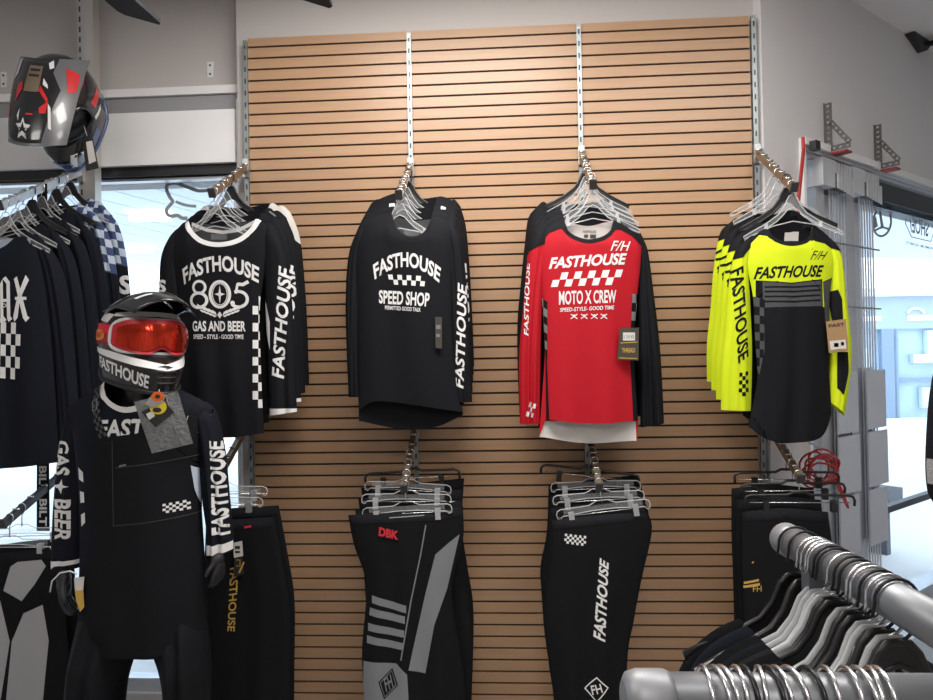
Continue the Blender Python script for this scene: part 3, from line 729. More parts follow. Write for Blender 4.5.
# group B: speed shop
def dB(t, fr, bk, PS):
    W_ = F['white']
    decal(bk, [poly([(393, 216), (413, 221), (432, 219), (429, 230), (420, 242), (404, 242), (396, 230)])], F['dgrey'], 'inner_back', t, .0012, True)
    decal(bk, [rect(404, 229.5, 419, 236.5)], F['grey'], 'neck_label', t, .0025, True)
    decal(fr, [text(FH, [(373, 265), (441, 268), (439, 283), (375, 280)], 0, .03, 14)], W_, 'front_lettering', t)
    decal(fr, [checks([(388, 274.5), (426, 276.5), (424.5, 286.5), (390, 284.5)], 8, 2, 0)], W_, 'front_checks', t)
    decal(fr, [text('SPEED SHOP', [(379, 290), (430, 293), (429, 307), (379, 303.5)], 0, .03)], W_, 'front_lettering', t)
    decal(fr, [text('PERMITTED GOOD TALK', [(385, 305.5), (421, 308), (421, 312), (385, 309.5)], 0, .02)], W_, 'front_lettering', t)
    tagcard(t, YF-.040, [(435, 317), (442, 317), (442, 348.5), (435.5, 348)], F['tagdark'], art=[([rect(436.2, 325, 440.5, 329), rect(436.2, 334, 440, 337)], F['lgrey'], 'tag_print')])
    sleeve_text(PS, 'r', [(455, 388), (458, 283), (467, 284), (464, 389)], t)
def dB1(t, fr, bk, PS): sleeve_text(PS, 'r', [(456, 386), (460, 268), (470, 270), (467, 387)], t)
def dB2(t, fr, bk, PS):
    decal(PS['r'], [stroke([(462, 268), (466, 320), (468, 380)], 1.5)], F['grey'], 'sleeve_stripe', t)
    decal(fr, [rect(384, 214, 390, 219)], F['white'], 'shoulder_patch', t); decal(fr, [rect(438, 214, 443, 220)], F['white'], 'shoulder_patch', t)
GB = 'black jerseys stacked on the second standard'
jersey(S_B, 'plain black jersey with white arched speed shop lettering, front of its stack', GB, seed=21, collar=2.5, detail=dB)
ordn = ['second', 'third', 'fourth', 'rearmost']
for k in range(4):
    jersey(S_B, 'black jersey %s behind the speed shop jersey%s' % (ordn[k], [', slanted white lettering on its sleeve', ', white patches on the shoulders', '', ' against the slats'][k]), GB, step('B', k+1), seed=31+k, D=.030, detail=(dB1, dB2, None, None)[k])
# group C: red
def dC(t, fr, bk, PS):
    W_, K = F['white'], F['black']
    decal(bk, [poly([(564, 221), (588, 226), (613, 221), (610, 236), (600, 246), (576, 246), (567, 236)])], F['offwhite'], 'inner_back', t, .0012, True)
    decal(bk, [text('FASTHOUSE', [(583, 230.5), (596, 230.5), (596, 233), (583, 233)], 0, .01), rect(584, 234.5, 588, 237.5), rect(590, 234.5, 596, 238)], F['dgrey'], 'neck_label', t, .0025, True)
    decal(bk, [rect(530, 421, 650, 450)], F['offwhite'], 'inner_hem', t, .0012, True)
    decals(fr, [poly([(525, 215), (566, 215), (569, 232), (560, 229), (549, 233), (541, 243), (525, 262)]), poly([(611, 215), (660, 215), (660, 262), (642, 246), (632, 236), (620, 230), (608, 231)])], K, 'yoke', t, .0018)
    decals(PS['l'], [poly([(525, 215), (566, 215), (556, 240), (538, 247), (520, 256)])], K, 'yoke', t, .0018)
    decal(fr, [text('F/H', [(611, 241), (631, 241), (630, 251), (610, 251)], .3, .01)], W_, 'chest_lettering', t)
    decal(fr, [text(FH, [(549, 257.5), (627, 253), (627, 264.5), (549, 269)], .28, .035, 0)], W_, 'front_lettering', t)
    decal(fr, [checks([(555, 273), (623, 269.5), (618, 285), (551, 287)], 10, 2, 1)], W_, 'front_checks', t)
    decal(fr, [text('MOTO X CREW', [(559, 291), (616, 290), (616, 303), (559, 305)], 0, .025)], W_, 'front_lettering', t)
    decal(fr, [text('SPEED-STYLE- GOOD TIME', [(560, 308), (614, 305.5), (614, 309.5), (560, 312)], .15, .02)], W_, 'front_lettering', t)
    sk = []
    for cx in (574, 584, 594, 603.5):
        sk += [poly(ell(cx, 316, 1.5, 1.5, 8)[:-1]), stroke([(cx-3.2, 314.2), (cx+3.2, 318.8)], .9), stroke([(cx-3.2, 318.8), (cx+3.2, 314.2)], .9)]
    decal(fr, sk, W_, 'skull_print', t)
    decal(PS['l'], [text('FASTHOUSE', [(524, 336), (525, 262), (530, 262), (528.5, 336)], .2, .02)], W_, 'sleeve_lettering', t)
    decal(PS['l'], [checks([(529.5, 402), (536, 404), (533, 418), (526, 416)], 3, 3)], W_, 'cuff_checks', t)
    for nm, s1, s2 in (('l', [(540, 296), (547.5, 302), (547.5, 358), (541, 352)], [(540, 350), (547, 356), (550, 432), (541, 432)]), ('r', [(632, 294), (640, 294), (641, 356), (630, 356)], [(630, 356), (641, 356), (641, 432), (634, 432)])):
        decals(fr, [poly(s1), poly(s2)], K, 'side_panel', t); decal(fr, [checks(s1, 2, 7)], F['grey'], 'side_checks', t, .0020)
    tagcard(t, YF-.046, [(620, 328.5), (639, 327.5), (638.5, 360.5), (617.5, 359.5)], F['tagdark'], art=[([rect(623, 332.5, 635, 340.5)], F['offwhite'], 'price_sticker'), ([text('1 24.95', [(624, 335), (634, 335), (634, 338.5), (624, 338.5)], 0, .01)], F['tagblack'], 'price_print'), ([stroke([(620.5, 343), (637.5, 342)], .8), stroke([(619, 357.8), (637, 358.6)], .8), text('THREAD', [(622, 348), (635, 348), (635, 352.5), (622, 352.5)], 0, .02)], F['gold'], 'tag_print')])
def dC1(t, fr, bk, PS):
    decal(PS['r'], [poly([(645, 268), (647, 270), (649, 280), (647, 279)]), poly([(652, 300), (653, 304), (655, 303), (654, 299)]), poly([(655, 312), (657, 311), (658, 316), (656, 317)]), poly([(651, 362), (656, 364), (657, 376), (652, 375)])], F['white'], 'sleeve_print', t)
    decal(PS['l'], [stroke([(530, 262), (527, 300)], 3)], F['red'], 'sleeve_stripe', t)
GC = 'jerseys stacked on the third standard'
jersey(S_C, 'red jersey with black shoulders and white checker print, front of its stack', GC, mats=dict(body=F['red'], l=F['red']), seed=41, collar=3.8, detail=dC)
for k in range(4):
    jersey(S_C if k else S_C, 'black jersey %s behind the red jersey%s' % (ordn[k], [', white splashes on the right sleeve', '', '', ' against the slats'][k]), GC, step('C', k+1), seed=51+k, D=.030, detail=(dC1, None, None, None)[k])
# group D: yellow
def dD(t, fr, bk, PS, full=True):
    K = F['black']
    decals(fr, [poly([(730, 220), (768, 222), (772, 238), (760, 235), (750, 245), (742, 258), (730, 270)]), poly([(806, 225), (850, 225), (850, 265), (838, 253), (824, 244), (803, 240)])], K, 'yoke', t, .0018)
    decals(PS['l'], [poly([(725, 225), (770, 225), (756, 240), (746, 252), (741, 258), (725, 262)])], K, 'yoke', t, .0018)
    decals(PS['r'], [poly([(815, 225), (850, 225), (850, 253), (838, 252), (826, 248)])], K, 'yoke', t, .0018)
    sleeve_text(PS, 'l', [(740, 362), (730, 266), (738.5, 266), (748.5, 360)][::1] if False else [(728.5, 268), (739, 362), (748, 359), (741, 265)] if False else [(742, 266), (748, 358), (737, 364), (730, 270)], t, K, -.15, .025)
    decal(PS['l'], [checks([(739, 373), (748, 371), (749, 396), (738, 396)], 3, 6)], K, 'cuff_checks', t)
    decal(bk, [poly([(725, 222), (855, 222), (855, 252), (725, 252)])], K, 'inner_yoke', t, .0012, True)
    decal(bk, [stroke([(766, 229), (777, 232), (788, 233), (800, 231.5), (811, 228)], 3)], K, 'back_collar', t, .002, True)
    if not full: return
    decal(fr, [poly([(738, 215), (850, 215), (852, 240), (836, 284), (824, 309), (752, 309), (748, 285), (738, 258)])], F['yellow'], 'chest_panel', t, .0010)
    decal(bk, [rect(784, 232, 798, 241)], F['offwhite'], 'neck_label', t, .0025, True)
    decal(fr, [text('F/H', [(811, 251), (829, 251), (824, 260), (809, 260)], .3, .0)], K, 'chest_lettering', t, .0018)
    decal(fr, [text(FH, [(756, 267), (824, 265), (822, 277), (755, 279)], .25, .03)], K, 'front_lettering', t, .0018)
    decal(fr, [poly([(740, 307), (758, 307), (757, 280), (790, 283), (822, 279), (823, 307), (860, 307), (860, 460), (730, 460)])], K, 'lower_body_panel', t, .0018)
    decal(fr, [poly([(763, 281.5), (790, 284), (821, 280.5), (822, 306), (764, 307.5)])], F['dgrey'], 'chest_block', t, .0020)
    decal(fr, [stroke([(765, y+1.4), (793, y+1.8), (820, y)], 1.6) for y in (285.5, 290, 295, 300)], K, 'chest_stripes', t, .0028)
    decals(fr, [poly([(748, 292), (754, 296), (763, 300), (764, 350), (760, 375), (755, 350)])], F['dgrey'], 'side_panel', t, .0020)
    decal(fr, [checks([(750, 296), (764, 300), (763, 366), (755, 366)], 3, 8)], K, 'side_checks', t, .0028)
    decals(fr, [poly([(821, 282), (836, 276), (836, 330), (824, 322)])], F['dgrey'], 'side_panel', t, .0020)
    decals(PS['r'], [poly([(828, 292), (836, 290), (840, 300), (841, 320), (832, 322)]), poly([(836, 352), (846, 352), (847, 372), (842, 395), (836, 388)])], K, 'sleeve_panel', t)
    tagcard(t, YF-.040, [(826, 321.5), (846, 318.8), (848.5, 351), (829, 353)], F['kraft'], art=[([poly([(829.5, 341), (845.5, 339.5), (846.5, 348.5), (830.5, 350)])], F['offwhite'], 'price_sticker'), ([text('FAST', [(828.5, 324.5), (844.5, 322.5), (844.8, 325.5), (828.8, 327.5)], 0, .02), rect(834, 343, 838.5, 347), rect(841, 342, 844, 345.5)], F['tagblack'], 'tag_print')])
GD = 'yellow jerseys stacked at the right edge of the slat wall'
yb = dict(body=F['black'], l=F['yellow'], r=F['yellow'])
ym = dict(body=F['yellow'], l=F['yellow'], r=F['yellow'])
jersey(S_D, 'fluorescent yellow and black jersey with kraft tag, front of its stack', GD, mats=yb, seed=61, collar=3.5, detail=dD)
for k in range(2):
    jersey(S_D, 'fluorescent yellow jersey %s in its stack, black lettering down the left sleeve' % ordn[k], GD, step('D', k+1), mats=yb, seed=71+k, D=.030, detail=lambda t, fr, bk, PS: dD(t, fr, bk, PS, False))
jersey(S_D, 'fluorescent yellow jersey last in its stack, nearest the slats', GD, step('D', 3), mats=yb, seed=74, D=.030, detail=lambda t, fr, bk, PS: dD(t, fr, bk, PS, False))
# their hangers
for nm, n, wh in (('A', 4, 'jersey stack beside the mannequin'), ('B', 5, 'black jersey stack'), ('C', 5, 'red jersey stack'), ('D', 4, 'yellow jersey stack')):
    for k in range(n):
        p = on_arm(nm, .93-.157*k, [0, .004, -.004][k % 3])
        blk = (nm, k) in (('A', 3), ('B', 4), ('D', 1), ('C', 4)); 
        hang('top', 'black' if blk else 'clear', p, '%s plastic hanger %s in the %s' % ('black' if blk else 'clear', ['frontmost', 'second', 'third', 'fourth', 'fifth'][k], wh), 'hangers of the '+wh, random.uniform(-.10, .10)-(.05 if nm == 'D' else 0))
# ------------------------------------------------------------------ pants on the low arms
def pants(sp, label, group, off=(0, 0, 0), seed=0, D=.04, detail=None, m=None, Y=YF):
    T, B, L, R = sp['T'], sp['B'], sp['L'], sp['R']
    c = at((T[0][0]+T[-1][0])/2, T[0][1], Y)+np.array(off)
    t = thing('riding_pants', label, 'pants', tuple(c), group)
    fr = Patch(T, B, L, R, Y, D*.5, -1, ramp=.02, fold=.010, seed=seed, off=off, D1=D); bk = Patch(T, B, L, R, Y, D*.35, 1, ramp=.02, fold=.004, seed=seed+1, off=off)
    cloth('legs', fr, bk, m or F['black2'], t)
    decal(fr, [stroke([(p[0], p[1]+5) for p in T], 10)], F['black'], 'waistband', t, .0016)
    if detail: detail(t, fr)
    return t
def pstep(k): return (0, .057*k, .0322*k)
P_A = dict(T=[(206, 521), (240, 519), (274, 517)], B=[(196, 800), (289, 800)], L=[(206, 521), (203, 600), (198, 700), (196, 800)], R=[(274, 517), (282, 560), (290, 612), (290, 680), (289, 800)])
P_B = dict(T=[(348, 515), (400, 512), (441, 510), (463, 506)], B=[(366, 800), (464, 800)], L=[(348, 515), (354, 545), (366, 585), (362, 650), (364, 700), (366, 800)], R=[(463, 506), (463, 540), (452, 590), (460, 650), (466, 700), (464, 800)])
P_B2 = dict(T=[(352, 522), (400, 518), (462, 512)], B=[(368, 800), (468, 800)], L=[(352, 522), (362, 600), (368, 800)], R=[(462, 512), (459, 560), (466, 610), (472, 662), (468, 800)])
P_C = dict(T=[(552, 520), (600, 514), (646, 509)], B=[(560, 800), (628, 800)], L=[(552, 520), (550, 570), (543, 612), (549, 665), (555, 710), (560, 800)], R=[(646, 509), (652, 530), (641, 582), (634, 620), (627, 668), (628, 800)])
P_D = dict(T=[(742, 512), (785, 508), (828, 512)], B=[(748, 800), (838, 800)], L=[(742, 512), (742, 560), (744, 620), (748, 800)], R=[(828, 512), (834, 560), (838, 620), (838, 800)])
def dPA(t, fr):
    decal(fr, [text(FH, [(240, 565), (236, 632), (228.5, 630), (231, 566)], -.2, .02)], F['gold'], 'leg_lettering', t)
    decal(fr, [stroke([(245, 527), (252, 526)], 2)], F['redprint'], 'waist_patch', t, .003)
    tagcard(t, YF-.036, [(233, 543), (242, 541), (243, 556), (234, 558)], F['offwhite'], 'price_tag', art=[([rect(235, 546, 240, 549), rect(235, 551, 240, 553)], F['tagblack'], 'price_print')])
    tagcard(t, YF-.033, [(234, 557), (242, 556), (244, 574), (234, 577)], F['tagblack'], 'hang_tag', art=[([stroke([(236, 560), (240, 560), (240, 566), (236, 566)], .8), stroke([(239, 573), (244, 562)], 1.6)], F['gold'], 'tag_print')])
def dPB(t, fr):
    G, K = F['lgrey'], F['black']
    sp_ = lambda p: (320+p[0]/2.594, 430+p[1]/2.594)
    decals(fr, [poly([sp_(p) for p in [(362, 270), (335, 290), (300, 320), (275, 420), (248, 540), (232, 615), (275, 625), (298, 500), (330, 410)]])], G, 'side_panel', t)
    decal(fr, [poly([sp_(p) for p in q]) for q in ([(135, 428), (225, 452), (225, 471), (135, 448)], [(130, 460), (222, 479), (222, 498), (128, 480)], [(125, 500), (220, 515), (220, 533), (125, 520)], [(122, 532), (218, 547), (216, 565), (122, 552)])], G, 'thigh_stripes', t)
    decal(fr, [poly([sp_(p) for p in [(113, 600), (200, 600), (228, 628), (232, 690), (215, 710), (108, 720)]])], G, 'knee_panel', t)
    decal(fr, [poly([sp_(p) for p in [(153, 650), (190, 612), (205, 655), (168, 694)]])], K, 'knee_patch', t, .0022)
    decal(fr, [stroke([sp_(p) for p in [(158, 651), (188, 619), (200, 655), (170, 687)]], 1.0, True), text('FH', [sp_(p) for p in [(166, 640), (185, 628), (193, 660), (174, 675)]], 0, .02)], G, 'knee_logo', t, .0030)
    decal(fr, [stroke([sp_(p) for p in [(275, 245), (262, 320), (237, 440), (212, 592)]], 1.3)], G, 'piping', t)
    decal(fr, [poly([sp_(p) for p in [(155, 249), (206, 258), (204, 287), (153, 277)]])], K, 'hip_patch', t, .003)
    decal(fr, [text('DBK', [sp_(p) for p in [(155, 250), (206, 261), (204, 283), (153, 273)]], 0, .05)], F['redprint'], 'hip_lettering', t, .004)
    decal(fr, [stroke([sp_(p) for p in [(180, 228), (270, 222)]], .8)], F['grey'], 'waist_zip', t, .003)
def dPC(t, fr):
    decal(fr, [checks([(565, 533.5), (586, 535.5), (585.5, 545.5), (564, 543)], 9, 4)], F['white'], 'hip_checks', t)
    decal(fr, [text(FH, [(597, 556), (607, 556), (606, 558), (597, 558)], 0, 0)] if False else [text(FH, [(592.5, 637), (599.5, 557), (608.5, 560), (604.5, 640)], .22, .03)], F['white'], 'leg_lettering', t)
    dm = [(584.5, 686.5), (596, 675), (607, 685), (596, 699)]
    decal(fr, [stroke(dm, 1.6, True), text('FH', [(590, 684), (599.5, 680.5), (602, 689), (592, 693)], 0, .02)], F['white'], 'knee_logo', t)
def dPD(t, fr):
    decal(fr, [poly([(745, 582.5), (758.5, 578.5), (758.5, 580.8), (745, 584.8)]), poly([(744.5, 586.5), (759.5, 582.4), (759.5, 585), (744.5, 589)]), text('FH', [(753, 586.5), (761, 585), (761, 591), (753, 592)], 0, .0), poly([(752, 562), (754, 561), (753.5, 563), (752, 563.5)])], F['gold'], 'leg_print', t)
def dPback(t, fr):
    decal(fr, [stroke([(448, 513), (462, 510)], 4)], F['white'], 'waist_lettering', t, .003)
specs = [('A', P_A, dPA, 'clear', 2, 'black riding pants with gold lettering hanging beside the mannequin', 'black pants at the left edge of the slat wall'),
         ('B', P_B, dPB, 'clear', 4, 'black and grey panelled riding pants with red hip patch', 'pants under the black jerseys'),
         ('C', P_C, dPC, 'clear', 4, 'black riding pants with white lettering down the thigh', 'pants under the red jersey'),
         ('D', P_D, dPD, 'black', 3, 'black riding pants with two gold thigh stripes', 'pants under the yellow jersey')]
for nm, sp, dt, hk, n, lab, grp in specs:
    for k in range(n):
        s2 = sp if not (nm == 'B' and k) else P_B2
        pants(s2, lab if k == 0 else 'plain black pants, %s of the %s' % (['second', 'third', 'fourth'][k-1], grp), grp, pstep(k), seed=81+k*3+ord(nm), D=.042 if k == 0 else .030, detail=dt if k == 0 else (dPback if nm == 'B' and k == 1 else None))
        p = on_arm('p'+nm, .93-.157*k); kind = hk if not (nm in 'BC' and k == n-1) else 'black'
        hang('clip', kind, p, '%s clip hanger %s over the %s' % (kind, ['frontmost', 'second', 'third', 'fourth'][k], grp), 'clip hangers over the '+grp, random.uniform(-.08, .08), {'B': -.06, 'C': -.13}.get(nm, 0)*(1 if k == 0 else random.uniform(-1, 1.2)))
# ------------------------------------------------------------------ left rack on its upright
Xp = at(81, 120, -.05)[0]
t = thing('slotted_post', 'tall slotted metal upright before the left window carrying the hung helmet', 'post', (Xp, -.05, 0))
zs2 = mat('slotted_post_metal', (.62, .60, .57), .3, .85); slot_nodes(zs2, .045, .55, .004)
o = MB().box((Xp-.012, -.012, 0), (Xp+.036, .036, CEIL)).build('tube', mat('brushed_post', (.62, .59, .55), .35, .6), t)
MB().box((Xp-.037, -.012, 0), (Xp-.012, .022, CEIL)).build('slotted_strip', zs2, None, (Xp-.0245, 0, 0)).parent = t
bpy.data.objects['slotted_strip'].location = (-.0245, .05, 0)
zA, zB = at(70, 170, -.03)[2], at(0, 207, -.50)[2]
arm('E', Xp-.0245, -.012, zA, .50, zA-zB, 'long silver display arm on the left upright, lined with jersey hangers', silver, .011, .014)
zA2, zB2 = at(78, 455, -.03)[2], at(8, 524, -.50)[2]
arm('pE', Xp-.0245, -.012, zA2, .50, zA2-zB2, 'low dark display arm on the left upright, above the grey pants', dzinc, .010, .013)
YE = -.47
S_E = dict(T=[(-64, 250), (-44, 240), (-28, 234), (-22, 246), (-5, 254), (10, 247), (19, 236), (27, 231), (40, 240)],
           L=[(-64, 250), (-64, 330), (-64, 462)], R=[(40, 240), (47, 280), (52, 330), (56, 400), (60, 462)], B=[(-64, 464), (0, 468), (60, 462)], neck=((-28, 234), (19, 236)),
           l=dict(o=[(-66, 252), (-88, 330), (-90, 440)], i=[(-54, 246), (-62, 330), (-62, 440)]),
           r=dict(i=[(28, 236), (42, 270), (50, 320), (55, 380), (58, 440)], o=[(41, 240), (58, 264), (67, 305), (73, 365), (79, 440)]))
NB = F['navyblack']
def dE(t, fr, bk, PS):
    W_ = F['white']
    decal(bk, [poly([(-28, 236), (-5, 240), (18, 238), (14, 256), (-20, 256)])], F['bluewhite'], 'inner_back', t, .0012, True)
    g = []
    x = -2                              # pointed gothic letters A and X
    g += [poly([(x, 321), (x+3, 318), (x+3, 285), (x+6, 279), (x+6, 316), (x+9, 320), (x+5, 323.5)]), poly([(x+6, 279), (x+9, 276.5), (x+13, 282), (x+13, 316), (x+15, 319), (x+11, 322), (x+9.5, 318), (x+9.5, 284)]), rect(x+4, 299, x+11, 302)]
    x = 15
    g += [poly([(x, 279), (x+3, 276.5), (x+13, 316), (x+15, 318), (x+11.5, 322), (x+9, 318)]), poly([(x+11, 275), (x+14, 280), (x+6, 300), (x+3.5, 318), (x, 322), (x-1, 317), (x+3, 298)]), rect(x+1, 297, x+12, 300)]
    decals(fr, g, W_, 'front_lettering', t)
    decal(fr, [text('OR', [(3, 303.5), (10, 303.5), (10, 307.5), (3, 307.5)], 0, .02)], W_, 'front_lettering', t)
    decal(fr, [checks([(-40, 320), (22, 323), (20, 380), (-42, 374)], 12, 5)], W_, 'front_checks', t)
GE = 'dark jerseys stacked on the left arm'
nb = dict(body=NB, l=NB, r=NB, collar=NB)
jersey(S_E, 'navy black jersey with gothic lettering and white checks, front of the left rack', GE, mats=nb, seed=101, Y=YE, detail=dE)
def dEb(t, fr, bk, PS):
    q = [(-10, 225), (46, 232), (48, 262), (-8, 262)]
    decal(fr, [poly([(12, 228), (46, 228), (42, 262), (8, 262)])], F['blue'], 'shoulder_panel', t, .0012)
    decal(fr, [checks([(10, 226), (44, 226), (40, 264), (4, 264)], 5, 5)], F['bluewhite'], 'shoulder_checks', t, .002)
    decal(PS['r'], [poly([(24, 225), (62, 225), (70, 310), (46, 305), (40, 262)])], F['blue'], 'sleeve_panel', t, .0012)
    decal(PS['r'], [checks([(30, 228), (58, 236), (70, 308), (46, 304)], 3, 8)], F['bluewhite'], 'sleeve_checks', t, .002)
def dEs(t, fr, bk, PS):
    dEb(t, fr, bk, PS)
    decal(PS['r'], [text('S', [(62, 320), (72, 320), (72, 342), (62, 342)], 0, .04)], F['white'], 'sleeve_lettering', t)
d_ = ARMS['E'][1]
ew = ['second from the front', 'third from the front', 'fourth from the front', 'second from the post, blue checked shoulders', 'nearest the post, blue checked shoulders and sleeve']
for k in range(5):
    f = (k+1)/5*.40; off = (0, f, -d_[2]/-d_[1]*f*-1 if False else f*(-d_[2])/(-d_[1])*1.0)
    jersey(S_E, 'navy black jersey on the left rack, '+ew[k], GE, off, nb, seed=111+k, D=.028, Y=YE, detail=[None, None, None, dEb, dEs][k])
for k in range(9):
    kc = ['clear', 'clear', 'clear', 'black', 'clear', 'clear', 'black', 'clear', 'black'][k]
    p = on_arm('E', .92-.098*k, [0, .004, -.004][k % 3])
    hang('top', kc, p, '%s hanger on the left rack, %s' % (kc, ['frontmost', 'second from the front', 'third from the front', 'fourth from the front', 'in the middle of the row', 'fourth from the post', 'third from the post', 'second from the post', 'nearest the post'][k]), 'hangers on the left rack', random.uniform(-.25, .25))
P_E = dict(T=[(-40, 560), (10, 552), (60, 548)], B=[(-30, 800), (74, 800)], L=[(-40, 560), (-36, 700), (-30, 800)], R=[(60, 548), (66, 620), (72, 700), (74, 800)])
def dPE(t, fr):
    G = F['palegrey']
    decals(fr, [poly([(5, 590), (12, 566), (36, 550), (46, 566), (36, 584), (24, 600)]), poly([(14, 640), (26, 612), (44, 604), (50, 640), (46, 700), (40, 760), (6, 760), (10, 690)])], G, 'grey_panel', t)
    decals(fr, [poly([(-20, 590), (2, 600), (12, 640), (4, 700), (-10, 760), (-24, 760)])], G, 'grey_panel', t)
pants(P_E, 'grey and black riding pants low on the left rack behind the mannequin', 'pants on the left rack', seed=131, D=.04, detail=dPE, Y=YE)
pants(P_E, 'plain black riding pants behind the grey ones on the left rack', 'pants on the left rack', (0, .07, .02), seed=135, D=.03, Y=YE)
for k in range(2):
    hang('clip', 'clear', on_arm('pE', .92-.13*k), 'clear clip hanger %s the left rack pants' % ['in front over', 'second over'][k], 'clip hangers over the left rack pants', .1*k)
# hanging strap
Ab, db, Lb_, _n, _h = ARMS['E']; tt = (Ab[1]+.275)/-db[1]; Pb = Ab+db*tt
t = thing('lettered_strap', 'black strap with white lettering hanging from the left rack beside the mannequin arm', 'strap', tuple(Pb))
zb_ = at(42, 531, Pb[1])[2]; xb = at(42.5, 500, Pb[1])[0]
MB().prism([(Pb[0]-.020, Pb[1], Pb[2]+.016), (Pb[0]+.020, Pb[1], Pb[2]+.016), (xb+.026, Pb[1], zb_), (xb-.026, Pb[1], zb_)], (0, .004, 0)).build('webbing', F['black'], t)
for (za, zc) in ((466, 493), (499, 526)):
    z1, z2 = at(42, za, Pb[1])[2], at(42, zc, Pb[1])[2]
    vs, fs = text('BILT', [(xb+.019, z1), (xb+.017, z2), (xb-.014, z2), (xb-.012, z1)], 0, .03); MB().add([(p[0], Pb[1]-.0012, p[1]) for p in vs], fs).build('strap_lettering', F['white'], t)
# two small wall plates
for (x, y, lb) in ((210.5, 70, 'small white wall plate left of the slat wall'), (4, 80, 'small white wall plate behind the hung helmet')):
    P = at(x, y, .12); o_ = thing('wall_plate', lb, 'plate', (P[0], .12, P[2]), 'wall plates')
    MB().box((P[0]-.014, .116, P[2]-.036), (P[0]+.014, .12, P[2]+.036)).build('plate', white, o_)
    for dz in (-.02, .02): MB().tube([(P[0], .1145, P[2]+dz), (P[0], .117, P[2]+dz)], .005, 10).build('screw', dzinc, o_)
# ------------------------------------------------------------------ helmets
def pm(fn, polys, n=9):                  # art in surface parameters -> points, finely divided
    bm = bmesh.new()
    for vs, fs in polys:
        b = [bm.verts.new((p[0], p[1], 0)) for p in vs]
        for f in fs:
            try: bm.faces.new([b[i] for i in f])
            except ValueError: pass
    bmesh.ops.triangulate(bm, faces=[f for f in bm.faces if len(f.verts) > 4])
    for _ in range(5):
        lg = [e for e in bm.edges if e.calc_length() > .11]
        if not lg: break
        bmesh.ops.subdivide_edges(bm, edges=lg, cuts=1); bmesh.ops.triangulate(bm, faces=[f for f in bm.faces if len(f.verts) > 4])
    V = [fn(v.co.x, v.co.y) for v in bm.verts]; bm.verts.index_update(); Fc = [[v.index for v in f.verts] for f in bm.faces]; bm.free()
    return V, Fc
def shellpt(ph, w, k=1.0):               # ph azimuth (0 front), w height fraction 1 top .. -1 bottom rim
    if w > 0: th = w*math.pi/2; r = math.cos(th); z = .132*math.sin(th)
    else: r = 1.0-.10*w*w; z = .135*w
    c = math.cos(ph); b = .150 if c > 0 else .148
    chin = max(0, c)**1.3*.080*min(1, max(0, (-w-.28)/.30)) if w < -.28 else 0
    x = .124*math.sin(ph)*r*(1-.25*max(0, -w-.3)*max(0, c)); y = -(b*c*r+chin)
    zz = z + .075*max(0, -w-.3)*max(0, -c) - .040*max(0, -w-.35)*max(0, c)
    return np.array([x*k, y*k, zz*(k if w > -.9 else 1)])
PHI = [2*math.pi*i/72 for i in range(72)]; WW = [1-.0001]+[1-2*j/40 for j in range(1, 40)]+[-1]
def inport(ph, w):
    p = (ph+math.pi) % (2*math.pi)-math.pi
    return abs(p/1.16)**4+abs((w+.02)/.31)**4 < 1
def helmet(name, label, cols, paint, group=None, vl=.20, v0=.0):
    t = thing(name, label, 'helmet', (0, 0, 0), group)
    vs = [shellpt(p, w) for w in WW for p in PHI]; fs = []; n = 72
    for j in range(len(WW)-1):
        for i in range(n):
            k = (i+1) % n
            if inport(PHI[i]+math.pi/72, (WW[j]+WW[j+1])/2): continue
            fs.append((j*n+i, j*n+k, (j+1)*n+k, (j+1)*n+i))
    o = MB().add(vs, fs, 0, True).build('shell', cols['shell'], t)
    md = o.modifiers.new('thick', 'SOLIDIFY'); md.thickness = .016; md.offset = -1
    # lining seen through the eye port
    lv = [shellpt(p, w, .87) for w in WW for p in PHI]
    MB().add(lv, [(j*n+i, j*n+(i+1) % n, (j+1)*n+(i+1) % n, (j+1)*n+i) for j in range(len(WW)-1) for i in range(n)], 0, True).build('lining', cols['lining'], t)
    # eye port trim
    E = []
    for k in range(64):
        a = 2*math.pi*k/64; c, s_ = math.cos(a), math.sin(a); r = (abs(c)**4+abs(s_)**4)**-.25
        E.append(shellpt(1.16*c*r, -.02+.31*s_*r, 1.0))
    MB().tube(E, .007, 6, closed=True).build('eyeport_trim', cols['trim'], t)
    # visor
    V = lambda s, u, l=0: np.array([s*(.118-.022*u*u), v0-vl*u-.03*u+.055*s*s*(1-.3*u), .140+.012*math.sin(u*3.0)-.018*u*u-.070*abs(s)**2.2*(1-.35*u)+l])
    S_ = np.linspace(-1, 1, 25); U_ = np.linspace(0, 1, 15)
    vo = MB().add([V(s, u) for u in U_ for s in S_], [(j*25+i, j*25+i+1, (j+1)*25+i+1, (j+1)*25+i) for j in range(14) for i in range(24)], 0, True).build('visor', cols['visor'], t)
    md = vo.modifiers.new('thick', 'SOLIDIFY'); md.thickness = .005; md.offset = -1
    # chin vent
    for k in range(3):
        MB().tube([shellpt(a, -.62-.10*k, 1.005) for a in np.linspace(-.28, .28, 9)], .004, 6).build('chin_vent', cols['vent'], t)
    MB().tube([shellpt(a, -1, .985) for a in PHI], .008, 6, closed=True).build('bottom_rim', cols['vent'], t)
    for fn, arts, m, nm in paint(V): 
        for a in (arts if nm != 'shell_lettering' else [None]):
            v, f = pm(fn, [a] if a else arts); MB().add(v, f, 0, True).build(nm, m, t)
    return t
gloss_k = mat('helmet_black', (.012, .013, .015), .22, coat=.4)
gloss_w = mat('helmet_white', (.75, .75, .75), .3, coat=.3)
gloss_g = mat('helmet_grey', (.13, .135, .145), .3, coat=.3)
gloss_r = mat('helmet_red', (.60, .015, .02), .3, coat=.3)
